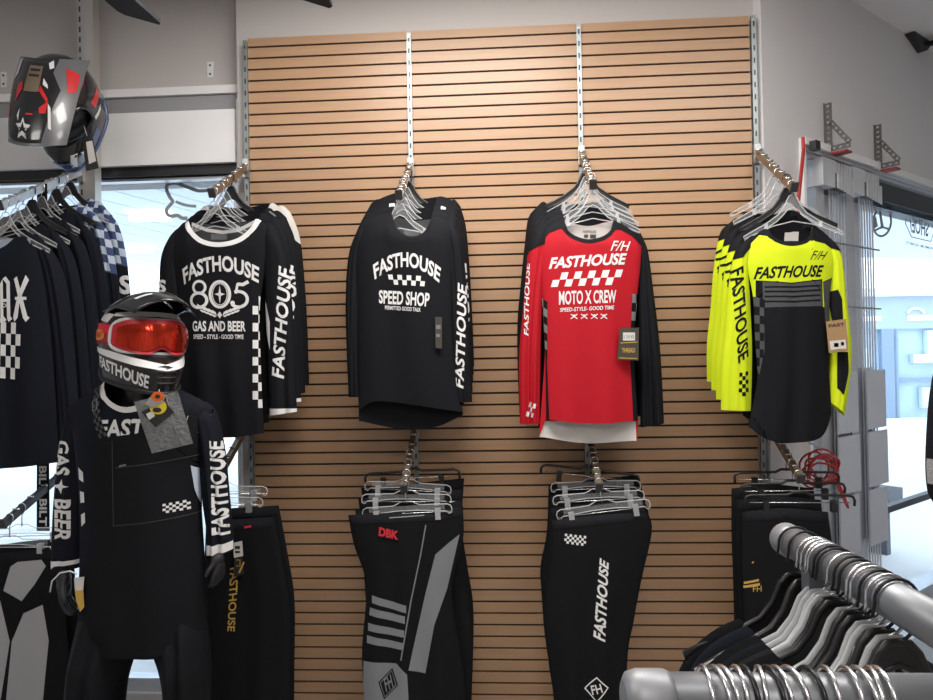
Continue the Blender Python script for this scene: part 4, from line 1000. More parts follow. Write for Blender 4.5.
gloss_b = mat('helmet_blue', (.06, .10, .25), .3, coat=.3)
matk = mat('helmet_matt_black', (.014, .014, .016), .5)
def SH(k): return lambda a, w: shellpt(a, w, k)
def paint_m(V):
    vt = lambda s, u: V(s, u, .0012)
    tx = text(FH, [(-1.62, -.46), (-.42, -.70), (-.42, -.95), (-1.62, -.72)], .2, .03)
    tx = ([(a, w) for a, w in tx[0]], tx[1])
    dia = lambda a, w, da, dw: poly([(a-da, w-.2*dw), (a-.1*da, w+dw), (a+da, w+.2*dw), (a+.1*da, w-dw)])
    return [(SH(1.008), [tx], gloss_w, 'shell_lettering'),
            (SH(1.008), [dia(-1.62, .42, .17, .075), dia(-1.75, .66, .24, .07), dia(-2.25, .52, .2, .08)], gloss_w, 'shell_check'),
            (SH(1.006), [poly([(-2.3, .26), (-1.35, .20), (-1.2, .34), (-1.75, .37), (-2.3, .40)])], gloss_w, 'side_stripe'),
            (SH(1.006), [poly([(-2.0, -.26), (-1.2, -.32), (-.75, -.40), (0, -.50), (.75, -.40), (1.2, -.32), (1.2, -.42), (.7, -.55), (0, -.60), (-.7, -.55), (-1.3, -.46), (-2.0, -.36)])], gloss_w, 'chin_band'),
            (SH(1.007), [poly([(-1.2, .37), (-.6, .42), (0, .43), (.6, .42), (1.2, .37), (1.2, .31), (0, .345), (-1.2, .31)])], gloss_w, 'brow_band'),
            (vt, [poly([(-.92, .10), (-.74, .02), (-.60, .14), (-.78, .24)]), poly([(-.62, -.0), (-.5, .0), (-.34, .08), (-.48, .12)]), poly([(-.55, .35), (-.35, .30), (-.25, .42), (-.5, .5)]), poly([(-.7, .62), (-.3, .66), (-.35, .72), (-.7, .70)]), poly([(.1, .45), (.35, .42), (.4, .55), (.15, .55)])], gloss_w, 'visor_patch')]
cm = dict(shell=gloss_k, lining=matk, trim=gloss_w, visor=gloss_k, vent=matk)
hm = helmet('motocross_helmet', 'black and white motocross helmet worn by the mannequin', cm, paint_m, vl=.165, v0=-.035)
HP_ = at(145, 337, -.75); hm.location = tuple(HP_+np.array([0, -.02, 0])); hm.rotation_euler = (math.radians(5), math.radians(2), math.radians(48)); hm.scale = (1.0, 1.0, 1.0)
# goggles
lens = mat('mirror_lens_red', (.72, .045, .02), .14, .8, noise=(30, .55, (9, 9, 1)))
gred = mat('goggle_red', (.50, .015, .03), .45)
t = thing('goggles', 'red framed goggles with mirrored red lens strapped over the mannequin helmet', 'goggles', (0, 0, 0))
def gpoly(da, up, dn, notch):
    out = []
    for k in range(41):
        a = -da+2*da*k/40; out.append((a, up*(1-abs(a/da)**4*.45)))
    for k in range(41):
        a = da-2*da*k/40; out.append((a, dn*(1-abs(a/da)**3*.55)+notch*math.exp(-(a/.20)**2)))
    return out
GF = lambda k: (lambda a, w: shellpt(a, w, k)+np.array([0, -.020*max(0, math.cos(a*1.3)), 0]))
def slab(fn1, fn2, outline, m, name):    # closed slab between two surfaces with a given outline
    v1, f1 = pm(fn1, [poly(outline)]); v2, f2 = pm(fn2, [poly(outline)]); mb = MB().add(v1, f1, 0, True).add(v2, [q[::-1] for q in f2], 0, True)
    n = len(outline); A = [fn1(*p) for p in outline]; B = [fn2(*p) for p in outline]
    mb.add(A+B, [(i, (i+1) % n, n+(i+1) % n, n+i) for i in range(n)], 0, False); return mb.build(name, m, t)
slab(GF(1.045), GF(.90), gpoly(1.10, .29, -.34, .13), gred, 'frame')
slab(GF(1.085), GF(1.03), gpoly(.97, .215, -.26, .14), lens, 'lens')
st = [1.02+(2*math.pi-2.04)*k/48 for k in range(49)]
mb = MB(); vs = []
for a in st:
    for k, w in ((1.03, .17), (1.03, -.19), (1.012, -.19), (1.012, .17)): vs.append(shellpt(a, w, k))
mb.add(vs, [(4*i+j, 4*i+(j+1) % 4, 4*i+4+(j+1) % 4, 4*i+4+j) for i in range(48) for j in range(4)], 0, True); so = mb.build('strap', gred, t)
v, f = pm(SH(1.036), [poly(ell(-1.62, -.01, .30, .10, 20)[:-1])]); MB().add(v, f).build('strap_patch', mat('goggle_yellow', (.75, .28, .02), .5), t)
v, f = pm(SH(1.04), [text('FMF', [(-1.85, .05), (-1.40, .05), (-1.40, -.07), (-1.85, -.07)], .2, .02)]); MB().add(v, f).build('strap_lettering', gred, t)
t.location = hm.location; t.rotation_euler = hm.rotation_euler
# hung helmet at the top left
def paint_h(V):
    vt = lambda s, u: V(s, u, .0012)
    star = [(-.25+.26*math.cos(math.pi/2+k*math.pi/5)*(1 if k % 2 == 0 else .42), .83-.10*math.sin(math.pi/2+k*math.pi/5)*(1 if k % 2 == 0 else .42)) for k in range(10)]
    return [(vt, [poly([(.42, 0), (1, 0), (1, 1), (.35, 1), (.52, .62), (.62, .4), (.36, .18)]), poly([(-1, .97), (1, .97), (1, 1), (-1, 1)])], gloss_g, 'visor_panel'),
            (lambda s, u: V(s, u, .0032), [poly([(.62, .12), (.92, .20), (.95, .42), (.78, .44)])], gloss_r, 'visor_red_panel'),
            (lambda s, u: V(s, u, .002), [poly([(-.32, .10), (.08, .10), (.10, .42), (-.36, .42)])], mat('visor_bronze', (.30, .23, .15), .35, .6), 'visor_vent_cover'),
            (lambda s, u: V(s, u, .003), [rect(-.26, .14, .02, .17), rect(-.28, .21, .03, .24)], matk, 'vent_slot'),
            (lambda s, u: V(s, u, .002), [poly([(-.62, .36), (-.45, .30), (-.40, .40), (-.62, .55)]), poly([(.12, .34), (.38, .50), (.36, .54), (.10, .40)]), poly([(-.98, .6), (-.9, .58), (-.88, .72), (-.98, .74)]), poly([(.18, .60), (.40, .52), (.38, .66), (.22, .66)]), rect(-.18, .66, .04, .68)], gloss_r, 'red_splash'),
            (lambda s, u: V(s, u, .002), [poly([(-.85, .05), (-.70, .02), (-.72, .22), (-.9, .3)]), poly([(.2, .06), (.3, .02), (.36, .12), (.26, .14)]), poly([(.16, .25), (.30, .33), (.33, .38), (.18, .33)]), poly([(.40, .55), (.48, .60), (.58, .84), (.50, .82)]), poly([(-.5, .70), (-.40, .62), (-.42, .76)])], gloss_w, 'white_splash'),
            (lambda s, u: V(s, u, .002), [stroke(star, .045, True)], gloss_w, 'star_mark'),
            (SH(1.008), [poly([(-1.3, -.5), (-.7, -.62), (-.6, -.9), (-1.3, -.8)]), poly([(1.2, -.5), (.7, -.62), (.6, -.9), (1.2, -.8)])], gloss_b, 'shell_blue_panel'),
            (SH(1.008), [poly([(1.35, .1), (1.9, .0), (1.9, -.2), (1.35, -.1)]), poly([(1.5, .5), (2.0, .6), (1.9, .3), (1.5, .35)])], gloss_r, 'shell_red_panel'),
            (SH(1.008), [poly([(.3, -.5), (.5, -.52), (.35, -.85), (.2, -.8)]), poly([(.6, -.55), (.8, -.6), (.9, -.72), (.7, -.75)]), poly([(1.2, -.25), (1.6, -.3), (1.5, -.4), (1.2, -.35)])], gloss_w, 'shell_white_splash')]
ch = dict(shell=gloss_k, lining=matk, trim=gloss_k, visor=gloss_k, vent=gloss_b)
hh = helmet('motocross_helmet', 'black, grey and red motocross helmet with star mark, hung on the slotted upright', ch, paint_h, vl=.30, v0=.05)
HQ = at(60, 96, -.24); hh.location = tuple(HQ)
hh.rotation_euler = (math.radians(76), math.radians(3), math.radians(8)); hh.scale = (1.12, 1.12, 1.12)
# its hang tag and the peg that carries it
t = thing('hang_tag', 'black hang tag with white label below the hung helmet', 'tag', tuple(at(88, 136, -.28)))
MB().prism([tuple(at(p[0], p[1], -.28)) for p in [(82, 137), (92, 135), (98.5, 168), (86, 171)]], (0, .003, 0)).build('card', F['tagblack'], t)
MB().prism([tuple(at(p[0], p[1], -.2815)) for p in [(86, 142), (92, 140.5), (96, 161), (89, 164)]], (0, .001, 0)).build('label', F['offwhite'], t)
MB().tube([tuple(at(87, 136, -.279)), tuple(at(84, 126, -.25))], .001, 5).build('string', F['white'], t)
t = thing('helmet_peg', 'metal peg on the slotted upright holding the helmet', 'peg', (Xp-.0245, -.012, HQ[2]+.0))
MB().tube([(Xp-.0245, -.012, HQ[2]+.02), (Xp-.05, -.10, HQ[2]+.035)], .008, 8).build('peg', zinc, t)
# ------------------------------------------------------------------ mannequin
YM = -.75
def limb(T, B, L, R, D, m, name, parent, y0=0, D1=None, seed=0, ramp=.10, fold=.006, back=.8, neck=None):
    f = Patch(T, B, L, R, YM, D, -1, y0=y0, ramp=ramp, fold=fold, seed=seed, D1=D1, neck=neck); g = Patch(T, B, L, R, YM, D*back, 1, y0=y0, ramp=ramp, fold=fold*.5, seed=seed+1, D1=(D1 or D)*back, neck=neck)
    o = cloth(name, f, g, m, parent); return f, g
mn = thing('mannequin', 'black dressed mannequin in bib overalls standing by the left window', 'mannequin', tuple(np.array([at(143, 600, YM)[0], YM, 0])))
K2 = F['navyblack']; W_ = F['white']
nb_ = np.array(at(143, 405, YM)); MB().tube([nb_+np.array([0, .01, -.06]), nb_+np.array([0, 0, .03]), nb_+np.array([.004, -.005, .12]), nb_+np.array([.006, -.01, .2])], [.075, .062, .058, .06], 16).build('neck', mat('mannequin_black', (.012, .012, .013), .35), mn)
tf, tb = limb([(64, 410), (84, 396), (109, 381), (118, 394), (140, 405), (158, 400), (169, 387), (192, 395), (214, 410)], [(82, 645), (143, 648), (206, 645)],
              [(64, 410), (76, 440), (82, 500), (82, 560), (80, 606), (82, 645)], [(214, 410), (204, 440), (201, 500), (204, 555), (207, 600), (206, 645)], .125, K2, 'jersey', mn, seed=201, D1=.09, ramp=.16, neck=(.51, .21, .10))
nl = smooth_line([(109, 381), (118, 394), (140, 405), (158, 400), (169, 387)], 0)
decal(tf, [stroke([tuple(p) for p in nl], 11)], W_, 'collar', mn, .002)
decal(tf, [text('FASTHOUSE', [(104, 419), (214, 416), (214, 436), (104, 437)], .15, .03)], W_, 'chest_lettering', mn, .0015)
bib = [(103, 440), (112, 436), (152, 431), (190, 436), (194, 462), (197, 500), (203, 555), (209, 600), (210, 656), (76, 656), (82, 612), (91, 560), (92, 520), (98, 470)]
decal(tf, [poly(bib)], F['black'], 'bib_overalls', mn, .0045)
for q in ([(84, 393), (94, 388), (100, 400), (116, 438), (104, 441), (92, 412)], [(186, 392), (196, 396), (192, 416), (188, 440), (178, 437), (183, 412)]):
    decal(tf, [poly(q)], F['black'], 'bib_strap', mn, .0055)
decal(tf, [checks([(88, 391), (95, 388), (114, 434), (106, 437)], 3, 13)], F['dgrey'], 'strap_checks', mn, .0065)
decal(tf, [stroke([(92, 403), (97, 400), (101, 409), (96, 412)], 1.6, True)], F['grey'], 'strap_buckle', mn, .008)
decal(tf, [checks([(163, 503.5), (183, 501.5), (183.5, 511.5), (163, 513)], 8, 4)], W_, 'bib_checks', mn, .0062)
decal(tf, [stroke([(122, 466), (150, 463), (190, 457)], .7), stroke([(118, 524), (150, 521), (192, 516)], .7), stroke([(119, 440), (118, 524)], .6)], F['dgrey'], 'bib_seam', mn, .0062)
decal(tf, [stroke([(125, 464.5), (132, 463)], 1.6)], F['lgrey'], 'zip_pull', mn, .0065)
decal(tf, [checks([(84, 466), (91, 470), (92, 520), (86, 525)], 1, 5)], W_, 'side_checks', mn, .003)
legm = F['black']
for T, L, R, nm in (([(82, 604), (114, 592), (147, 636)], [(82, 604), (72, 670), (64, 760), (66, 836)], [(144, 634), (128, 676), (122, 720), (116, 836)], 'l'), ([(140, 636), (174, 592), (206, 604)], [(143, 634), (163, 676), (169, 720), (172, 836)], [(206, 604), (209, 670), (207, 760), (206, 836)], 'r')):
    limb(T, [L[-1], R[-1]], L, R, .122, legm, 'trouser_leg', mn, D1=.07, seed=211, ramp=.30, fold=.012)
    x = (L[-1][0]+R[-1][0])/2; P = at(x, 838, YM); MB().loft([[(P[0]+w*math.cos(a), P[1]+yo+l*math.sin(a), z) for a in np.linspace(0, 2*math.pi, 20, endpoint=False)] for z, w, l, yo in ((.012, .05, .13, -.05), (.05, .052, .13, -.05), (.10, .05, .09, -.01), (.16, .055, .06, .01))]).build('boot', plastic_b, mn)
MB().box((mn.location.x-.30, YM-.25, 0), (mn.location.x+.30, YM+.20, .012)).build('base_plate', dzinc, mn)
al, _ = limb([(66, 408), (78, 402), (92, 412)], [(47, 572), (80, 568)], [(66, 408), (57, 440), (50, 490), (47, 540), (47, 572)], [(92, 412), (88, 450), (84, 500), (81, 540), (80, 568)], .055, K2, 'sleeve', mn, y0=.035, seed=221, D1=.045)
ar, _ = limb([(188, 412), (202, 402), (213, 410)], [(206, 556), (231, 552)], [(188, 412), (195, 450), (201, 500), (205, 530), (206, 556)], [(213, 410), (222, 450), (227, 500), (230, 530), (231, 552)], .055, K2, 'sleeve', mn, y0=.02, seed=225, D1=.045)
decal(al, [text('GAS', [(75, 440), (75, 474), (57, 474), (58, 440)], 0, .03)], W_, 'sleeve_lettering', mn, .002)
decal(al, [poly([(66, 478), (67.5, 483.5), (74, 485), (67.5, 487), (65, 493), (62, 487), (55, 485), (63, 483)])], W_, 'sleeve_star', mn, .002)
decal(al, [text('BEER', [(75, 498), (74, 541), (58, 538), (58, 498)], 0, .03)], W_, 'sleeve_lettering', mn, .002)
decal(ar, [text(FH, [(215.5, 535), (212, 440), (221, 440), (229, 534)], .15, .03)], W_, 'sleeve_lettering', mn, .002)
decal(tf, [poly([(190, 465), (196, 470), (199, 500), (204, 530), (207, 545), (203, 545), (197, 520), (192, 490)])], F['bluewhite'], 'side_panel', mn, .006)
decal(ar, [poly([(200, 546), (235, 541), (235, 549), (203, 556)])], W_, 'cuff', mn, .002)
decal(al, [poly([(40, 564), (56, 560), (82, 558), (82, 562), (58, 565), (47, 572)])], W_, 'cuff', mn, .002)
def skin(name, V, E, Rr, m, parent, root=0, lv=2):
    me = bpy.data.meshes.new(name); o0 = np.array(WLOC(parent)); me.from_pydata([tuple(np.array(v)-o0) for v in V], E, []); me.materials.append(m)
    o = bpy.data.objects.new(name, me); COL.objects.link(o); o.parent = parent
    md = o.modifiers.new('skin', 'SKIN'); md.use_smooth_shade = True
    sv = me.skin_vertices[0].data
    for i, r in enumerate(Rr): sv[i].radius = (r, r) if not isinstance(r, tuple) else r; sv[i].use_root = (i == root)
    sb = o.modifiers.new('sub', 'SUBSURF'); sb.levels = lv; sb.render_levels = lv
    return o
def hand(c, side, scale, yaw):           # relaxed gloved hand hanging down, thumb to the front
    V = []; E = []; Rr = []
    def P(x, y, z):
        x, y = x*math.cos(yaw)-y*math.sin(yaw), x*math.sin(yaw)+y*math.cos(yaw); return np.array(c)+np.array([x, y, z])*scale
    def add(p, r, par=None):
        V.append(P(*p)); Rr.append(r*scale); i = len(V)-1
        if par is not None: E.append((par, i))
        return i
    w = add((0, 0, .02), .028); h0 = add((0, 0, -.02), .030, w); pm_ = add((0, -.005, -.055), .030, h0)
    for k, (y, ln) in enumerate(((-.034, .072), (-.012, .080), (.011, .075), (.032, .060))):
        a = add((-side*.002, y, -.088), .0120, pm_); b_ = add((-side*.010, y*1.05, -.088-ln*.38), .0105, a); c_ = add((-side*.024, y*1.05, -.088-ln*.72), .0098, b_); add((-side*.042, y, -.088-ln*.88), .0085, c_)
    a = add((-side*.006, -.036, -.035), .0135, h0); b_ = add((-side*.016, -.062, -.062), .0115, a); add((-side*.026, -.070, -.092), .0095, b_)
    return skin('glove', V, E, Rr, mat('glove_black', (.012, .012, .014), .6), mn)
gl = hand(at(64, 574, YM-.03), -1, .82, .25); gr = hand(at(219, 556, YM-.03), 1, .62, -.35)
P = lambda x, y, Y=-.845: tuple(at(x, y, Y))
MB().tube([P(50, 592), P(52, 581), P(60, 573), P(70, 571), P(77, 574)], .0022, 6).build('glove_piping', W_, mn)
MB().prism([P(74, 578, -.83), P(84, 577, -.83), P(83, 590, -.83), P(75, 591, -.83)], (0, .002, 0)).build('glove_label', F['offwhite'], mn)
MB().prism([P(75, 591, -.831), P(83, 590, -.831), P(84, 607, -.831), P(80, 612, -.831), P(76, 600, -.831)], (0, .002, 0)).build('glove_tag', F['gold'], mn)
# bagged accessory with tags hanging at the neck
t = thing('accessory_bag', 'clear grey bag with round yellow and orange tags hanging on the mannequin chest', 'bag', P(160, 388, -.93))
YB = -.945
bagm = mat('grey_poly_bag', (.17, .175, .18), .28, noise=(60, .6, (1, 1, 3)), bump=(70, .6))
mb = MB(); q = [(134, 402), (178, 391), (193, 443.5), (152, 453.5)]; n = 10; vs = []
for sg_ in (-1, 1):
    for i in range(n+1):
        for j in range(n+1):
            p = quadmap(i/n, 1-j/n, q); v = np.array(at(p[0], p[1], YB)); v[1] += sg_*(.001+.005*math.sin(math.pi*i/n)*math.sin(math.pi*j/n)); vs.append(v)
m1 = (n+1)**2
for b_ in (0, m1):
    for i in range(n):
        for j in range(n): pass
fs = [(b_+i*(n+1)+j, b_+(i+1)*(n+1)+j, b_+(i+1)*(n+1)+j+1, b_+i*(n+1)+j+1) for b_ in (0, m1) for i in range(n) for j in range(n)]
mb.add(vs, fs, 0, True).build('bag', bagm, t)
MB().tube([P(166, 396, YB-.004), P(180, 446, YB-.006)], .0012, 5).build('bag_seam', F['lgrey'], t)
MB().prism([P(141, 412, YB-.009), P(163, 400, YB-.009), P(174, 412, YB-.009), P(155, 427, YB-.009)], (0, .0015, 0)).build('diamond_card', F['tagblack'], t)
MB().prism([P(p[0], p[1], YB-.0115) for p in ell(158, 407, 8.5, 7.5, 24)[:-1]], (0, .001, 0)).build('round_tag', mat('tag_yellow', (.70, .55, .03), .5), t)
MB().prism([P(p[0], p[1], YB-.0125) for p in ell(157, 410, 4.5, 2.5, 16)[:-1]], (0, .0006, 0)).build('tag_print', F['tagblack'], t)
MB().prism([P(p[0], p[1], YB-.014) for p in [(145, 404), (150, 397), (160, 392), (166, 395), (163, 402), (152, 408)]], (0, .0012, 0)).build('foil_label', mat('foil_silver', (.75, .72, .70), .2, .9), t)
MB().prism([P(p[0], p[1], YB-.0155) for p in ell(157.5, 396.5, 6.2, 5.0, 20)[:-1]], (0, .001, 0)).build('orange_label', mat('label_orange', (.75, .13, .02), .4), t)
MB().prism([P(p[0], p[1], YB-.0170) for p in ell(157.5, 396.5, 2.6, 2.2, 12)[:-1]], (0, .0008, 0)).build('label_print', F['tagblack'], t)
MB().prism([P(p[0], p[1], YB-.0112) for p in [(146, 414), (152, 411), (155, 416), (149, 420)]], (0, .0008, 0)).build('white_sticker', F['offwhite'], t)
MB().tube([P(160, 393, YB), P(157, 384, -.88)], .001, 5).build('string', F['white'], t)
# ------------------------------------------------------------------ right window: folded shutters, brackets, cord
def shutter(s0, s1, lab, zt, n=6):
    P = rw((s0+s1)/2, -.02, .05); t = thing('folding_shutter', lab, 'shutter', P, 'folded shutters at the right window')
    mb = MB(); rbox(mb, s0+.0, s0+(s1-s0)*.42, -.075, .035, zt-.125, zt-.0); mb.build('carrier_block', shut, t)
    for k in range(n):
        sc = s0+(s1-s0)*(.40+.60*(k+.5)/n); w = (s1-s0)*.6/n*.38
        mb = MB(); rbox(mb, sc-w, sc+w, .0425, .0455, zt-.13-.004*k, zt-.06); rbox(mb, sc-w*.9, sc+w*.9, .030, .0335, zt-.058, zt-.004); mb.build('carrier_plate', shut, t)
        mb = MB(); rbox(mb, sc-w*.42, sc+w*.42, -.002, .003, .10, zt-.12); mb.build('blade', shut, t)
    mb = MB(); rbox(mb, s0+.01, s0+(s1-s0)*.30, -.07, -.005, .10, zt-.12); mb.build('blade', mat('shutter_pale_blade', (.52, .54, .58), .5, .4), t)
    mb = MB(); rbox(mb, s0+.02, s1-.012, -.085, -.055, .10, zt-.13); mb.build('backing', mat('shutter_backing', (.68, .70, .75), .5, .2), t)
    mb = MB(); rbox(mb, s0+(s1-s0)*.40, s1-.004, -.075, .042, zt-.126, zt-.06); rbox(mb, s0+(s1-s0)*.40, s1-.004, -.075, .030, zt-.06, zt-.002); mb.build('carrier_core', mat('shutter_core', (.10, .105, .115), .6), t)
    for z in (2.045, 1.75): mb = MB(); rbox(mb, s0+.01, s1+.012, .016, .022, z, z+.008); mb.build('cross_wire', mat('shutter_wire', (.30, .31, .34), .4, .6), t)
    mb = MB(); rbox(mb, s0, s1, -.05, -.02, .62, 1.46); mb.build('lower_backing', mat('shutter_lower_backing', (.50, .52, .58), .5, .3), t)
    for z0, z1 in ((1.165, 1.45), (.885, 1.15), (.60, .87)):
        mb = MB(); rbox(mb, s0+(s1-s0)*.35, s1+.03-.02*(z0 < .8)-.01*(z0 > 1.1), .022, .030, z0, z1); mb.build('lower_plate', mat('shutter_lower_plate', (.58, .60, .65), .45, .4), t)
shutter(.42, .70, 'folded aluminium shutter bundle nearer the slat wall', 2.424)
shutter(.715, 1.00, 'folded aluminium shutter bundle farther from the slat wall', 2.424)
P = rw(.37, -.04, .05); t = thing('shutter_panel', 'flat pale shutter panel standing between the wall edge and the folded bundles', 'shutter', P)
for k in range(3):
    mb = MB(); rbox(mb, .302+.038*k, .332+.038*k, -.05, -.035+.008*(k % 2), .10, 2.41); mb.build('blade', shut, t)
perf = mat('bracket_zinc', (.13, .127, .125), .5, .5)
def bracket(px, py, lab):
    P = onr(px, py, .02); s = (P-RC) @ RE; z0 = P[2]
    t = thing('wall_bracket', lab, 'bracket', rw(s, 0, z0), 'perforated brackets over the right window')
    def bar(p, q, w, m_, nm, th=.003):   # perforated strip in the plane standing out from the wall
        A = np.array(rw(s, p[0], z0+p[1])); B_ = np.array(rw(s, q[0], z0+q[1])); d = B_-A; L = np.linalg.norm(d); d = d/L; n = np.cross(d, RE)
        nh = max(2, int(L/.024)); mb = MB()
        hb = L/nh
        # strip with square holes
        vs = []; fs = []
        xs = [0]
        for i in range(nh): xs += [hb*i+hb*.28, hb*i+hb*.72]
        xs.append(L); ys = [-w/2, -w*.2, w*.2, w/2]
        for side in (-th/2, th/2):
            for x in xs:
                for y in ys: vs.append(A+d*x+n*y+RE*side)
        ny = 4; nx = len(xs)
        for sd in (0, nx*ny):
            for i in range(nx-1):
                for j in range(3):
                    if j == 1 and i % 2 == 1: continue
                    fs.append((sd+i*ny+j, sd+(i+1)*ny+j, sd+(i+1)*ny+j+1, sd+i*ny+j+1))
        o = nx*ny
        for i in range(nx-1):
            for j in (0, 3): fs.append((i*ny+j, (i+1)*ny+j, o+(i+1)*ny+j, o+i*ny+j))
        mb.add(vs, fs); mb.build(nm, perf, t)
    bar((.018, 0), (.018, .225), .036, perf, 'upright')
    bar((.0, .012), (.115, .012), .026, perf, 'shelf_bar')
    bar((.030, .135), (.112, .022), .024, perf, 'brace')
    mb = MB(); rbox(mb, s-.003, s+.003, .0, .004, z0-.005, z0+.23); mb.build('wall_flange', perf, t)
    mb = MB(); rbox(mb, s-.01, s+.05, .03, .10, z0-.016, z0-.007); mb.build('red_pad', mat('red_rubber', (.30, .03, .03), .6), t)
bracket(829, 152, 'perforated steel bracket on the right wall, nearer the slats')
bracket(879, 169, 'perforated steel bracket on the right wall, farther from the slats')
cordm = mat('red_cord', (.42, .03, .035), .5)
t = thing('cord_clip', 'dark clip with red strap hanging from the window corner', 'strap', rw(.33, .03, 2.45))
mb = MB(); rbox(mb, .31, .35, .03, .06, 2.435, 2.475); mb.build('clip', blackal, t)
pp = [(803, 137), (803.5, 150), (800.5, 180), (798, 205), (797.5, 235), (797, 300)]
MB().tube([tuple(onr(x, y, .10)) for x, y in pp[:2]]+[tuple(onr(x, y, .06)) for x, y in pp[2:]], .0085, 6, flat=.3).build('strap', cordm, t)
P = np.array(at(809, 462, -.02)); t = thing('extension_cord', 'coiled red extension cord hung behind the pants at the right edge', 'cord', tuple(P))
pts = []
for k in range(150):
    a = 2*math.pi*k/22; rr = .062+.012*math.sin(k*.37); pts.append((P[0]+.02+rr*.95*math.cos(a)+.018*math.sin(k*.11), -.04-.07*(k/150)-.01*math.sin(k*.9), P[2]-.02+rr*.9*math.sin(a)-.02*math.sin(k*.23)))
for k in range(24):
    u = k/23; pts.append((P[0]+.06+.05*math.sin(u*3), -.11, P[2]-.03-.14*math.sin(u*math.pi*.9)))
MB().tube(pts, .0042, 6).build('coil', cordm, t)
MB().tube([(P[0]+.02, 0.02, P[2]+.075), (P[0]+.02, -.02, P[2]+.07), (P[0]+.02, -.07, P[2]+.06)], .004, 6).build('hook', zinc, t)
# ------------------------------------------------------------------ foreground garment racks
A = dep(788, 540, .98); B_ = dep(940, 627, .64); dR = B_-A; LR = np.linalg.norm(dR); dR /= LR
capm = mat('rack_end_cap', (.30, .31, .33), .5, .5)
RR = .0205
t = thing('garment_rack', 'round metal rack rail running toward the camera, crowded with hangers', 'garment rack', (A[0], A[1]+.01, 0), 'foreground rack rails')
MB().tube([A, A+dR*(LR+.08)], RR, 24).build('rail', rackm, t)
MB().tube([A-dR*.012, A-dR*.008, A+dR*.016, A+dR*.020], [RR*.75, RR*1.12, RR*1.12, RR*1.02], 24).build('end_cap', capm, t)
pc = A+dR*.080; MB().box((pc[0]-.011, pc[1]-.012, .02), (pc[0]+.011, pc[1]+.012, pc[2]-.012)).build('post', rackm, t)
MB().box((pc[0]-.25, pc[1]-.03, 0), (pc[0]+.25, pc[1]+.03, .03)).build('foot', rackm, t)
def rack_hanger(kind):
    t = thing('hanger', '', 'hanger', (0, 0, 0)); r = RR+.003
    P = [(-r-.002, 0, -r-.012), (-r, 0, -r)]+[(r*math.cos(math.pi-math.pi*k/12), 0, -r+r*math.sin(math.pi*k/12)+.003) for k in range(1, 12)]+[(r, 0, -r), (r*.95, 0, -r-.022), (r*.4, 0, -r-.034), (0, 0, -r-.038), (0, 0, -r-.042)]
    MB().tube(P, .0018, 8).build('hook', chrome if kind != 'black' else mat('black_wire', (.03, .03, .032), .3, .6), t)
    dz = -.010; mb = MB()
    up = [(0, -.052), (.012, -.053), (.022, -.064), (.033, -.090), (.050, -.112), (.08, -.128), (.12, -.144), (.155, -.162)]
    lo = [(.153, -.175), (.12, -.158), (.08, -.143), (.045, -.130), (.023, -.108), (.014, -.080), (0, -.074)]
    out = up+lo+[(-x, z) for x, z in lo[::-1][1:]]+[(-x, z) for x, z in up[::-1][:-1]]
    e = [clear, clearedge] if kind == 'clear' else [plastic_b, plastic_b]
    mb.prism([(x, -.002, z+dz) for x, z in out], (0, .004, 0), 0); mb.tube([(x, 0, z+dz) for x, z in out], 0.0034 if kind == 'clear' else .0042, 8, 1, closed=True)
    mb.build('shoulder_frame', e, t); return t
for k in ('clear', 'black'): HP[('rack', k)] = rack_hanger(k)
idm = lambda p: (p[0], p[1])
seq = ['black', 'black', 'clear', 'clear', 'clear', 'clear', 'black', 'black', 'clear', 'black', 'black', 'clear', 'clear', 'black', 'clear', 'black']
N = len(seq)
pw = ['nearest the rail end', 'second from the rail end', 'third from the rail end', 'fourth from the rail end', 'fifth from the rail end', 'sixth from the rail end', 'seventh from the rail end', 'eighth from the rail end', 'eighth from the camera end', 'seventh from the camera end', 'sixth from the camera end', 'fifth from the camera end', 'fourth from the camera end', 'third from the camera end', 'second from the camera end', 'nearest the camera']
rf = [mat('rack_black_fabric', (.011, .012, .015), .75, spec=.2, bump=(600, .1)), mat('rack_navy_fabric', (.016, .019, .030), .75, spec=.2, bump=(600, .1)), mat('rack_charcoal_fabric', (.030, .032, .037), .8, spec=.2, bump=(600, .1))]
posn = [.030, .062, .100, .112, .124, .136, .150, .163, .190, .206, .222, .240, .254, .270, .288, .306]
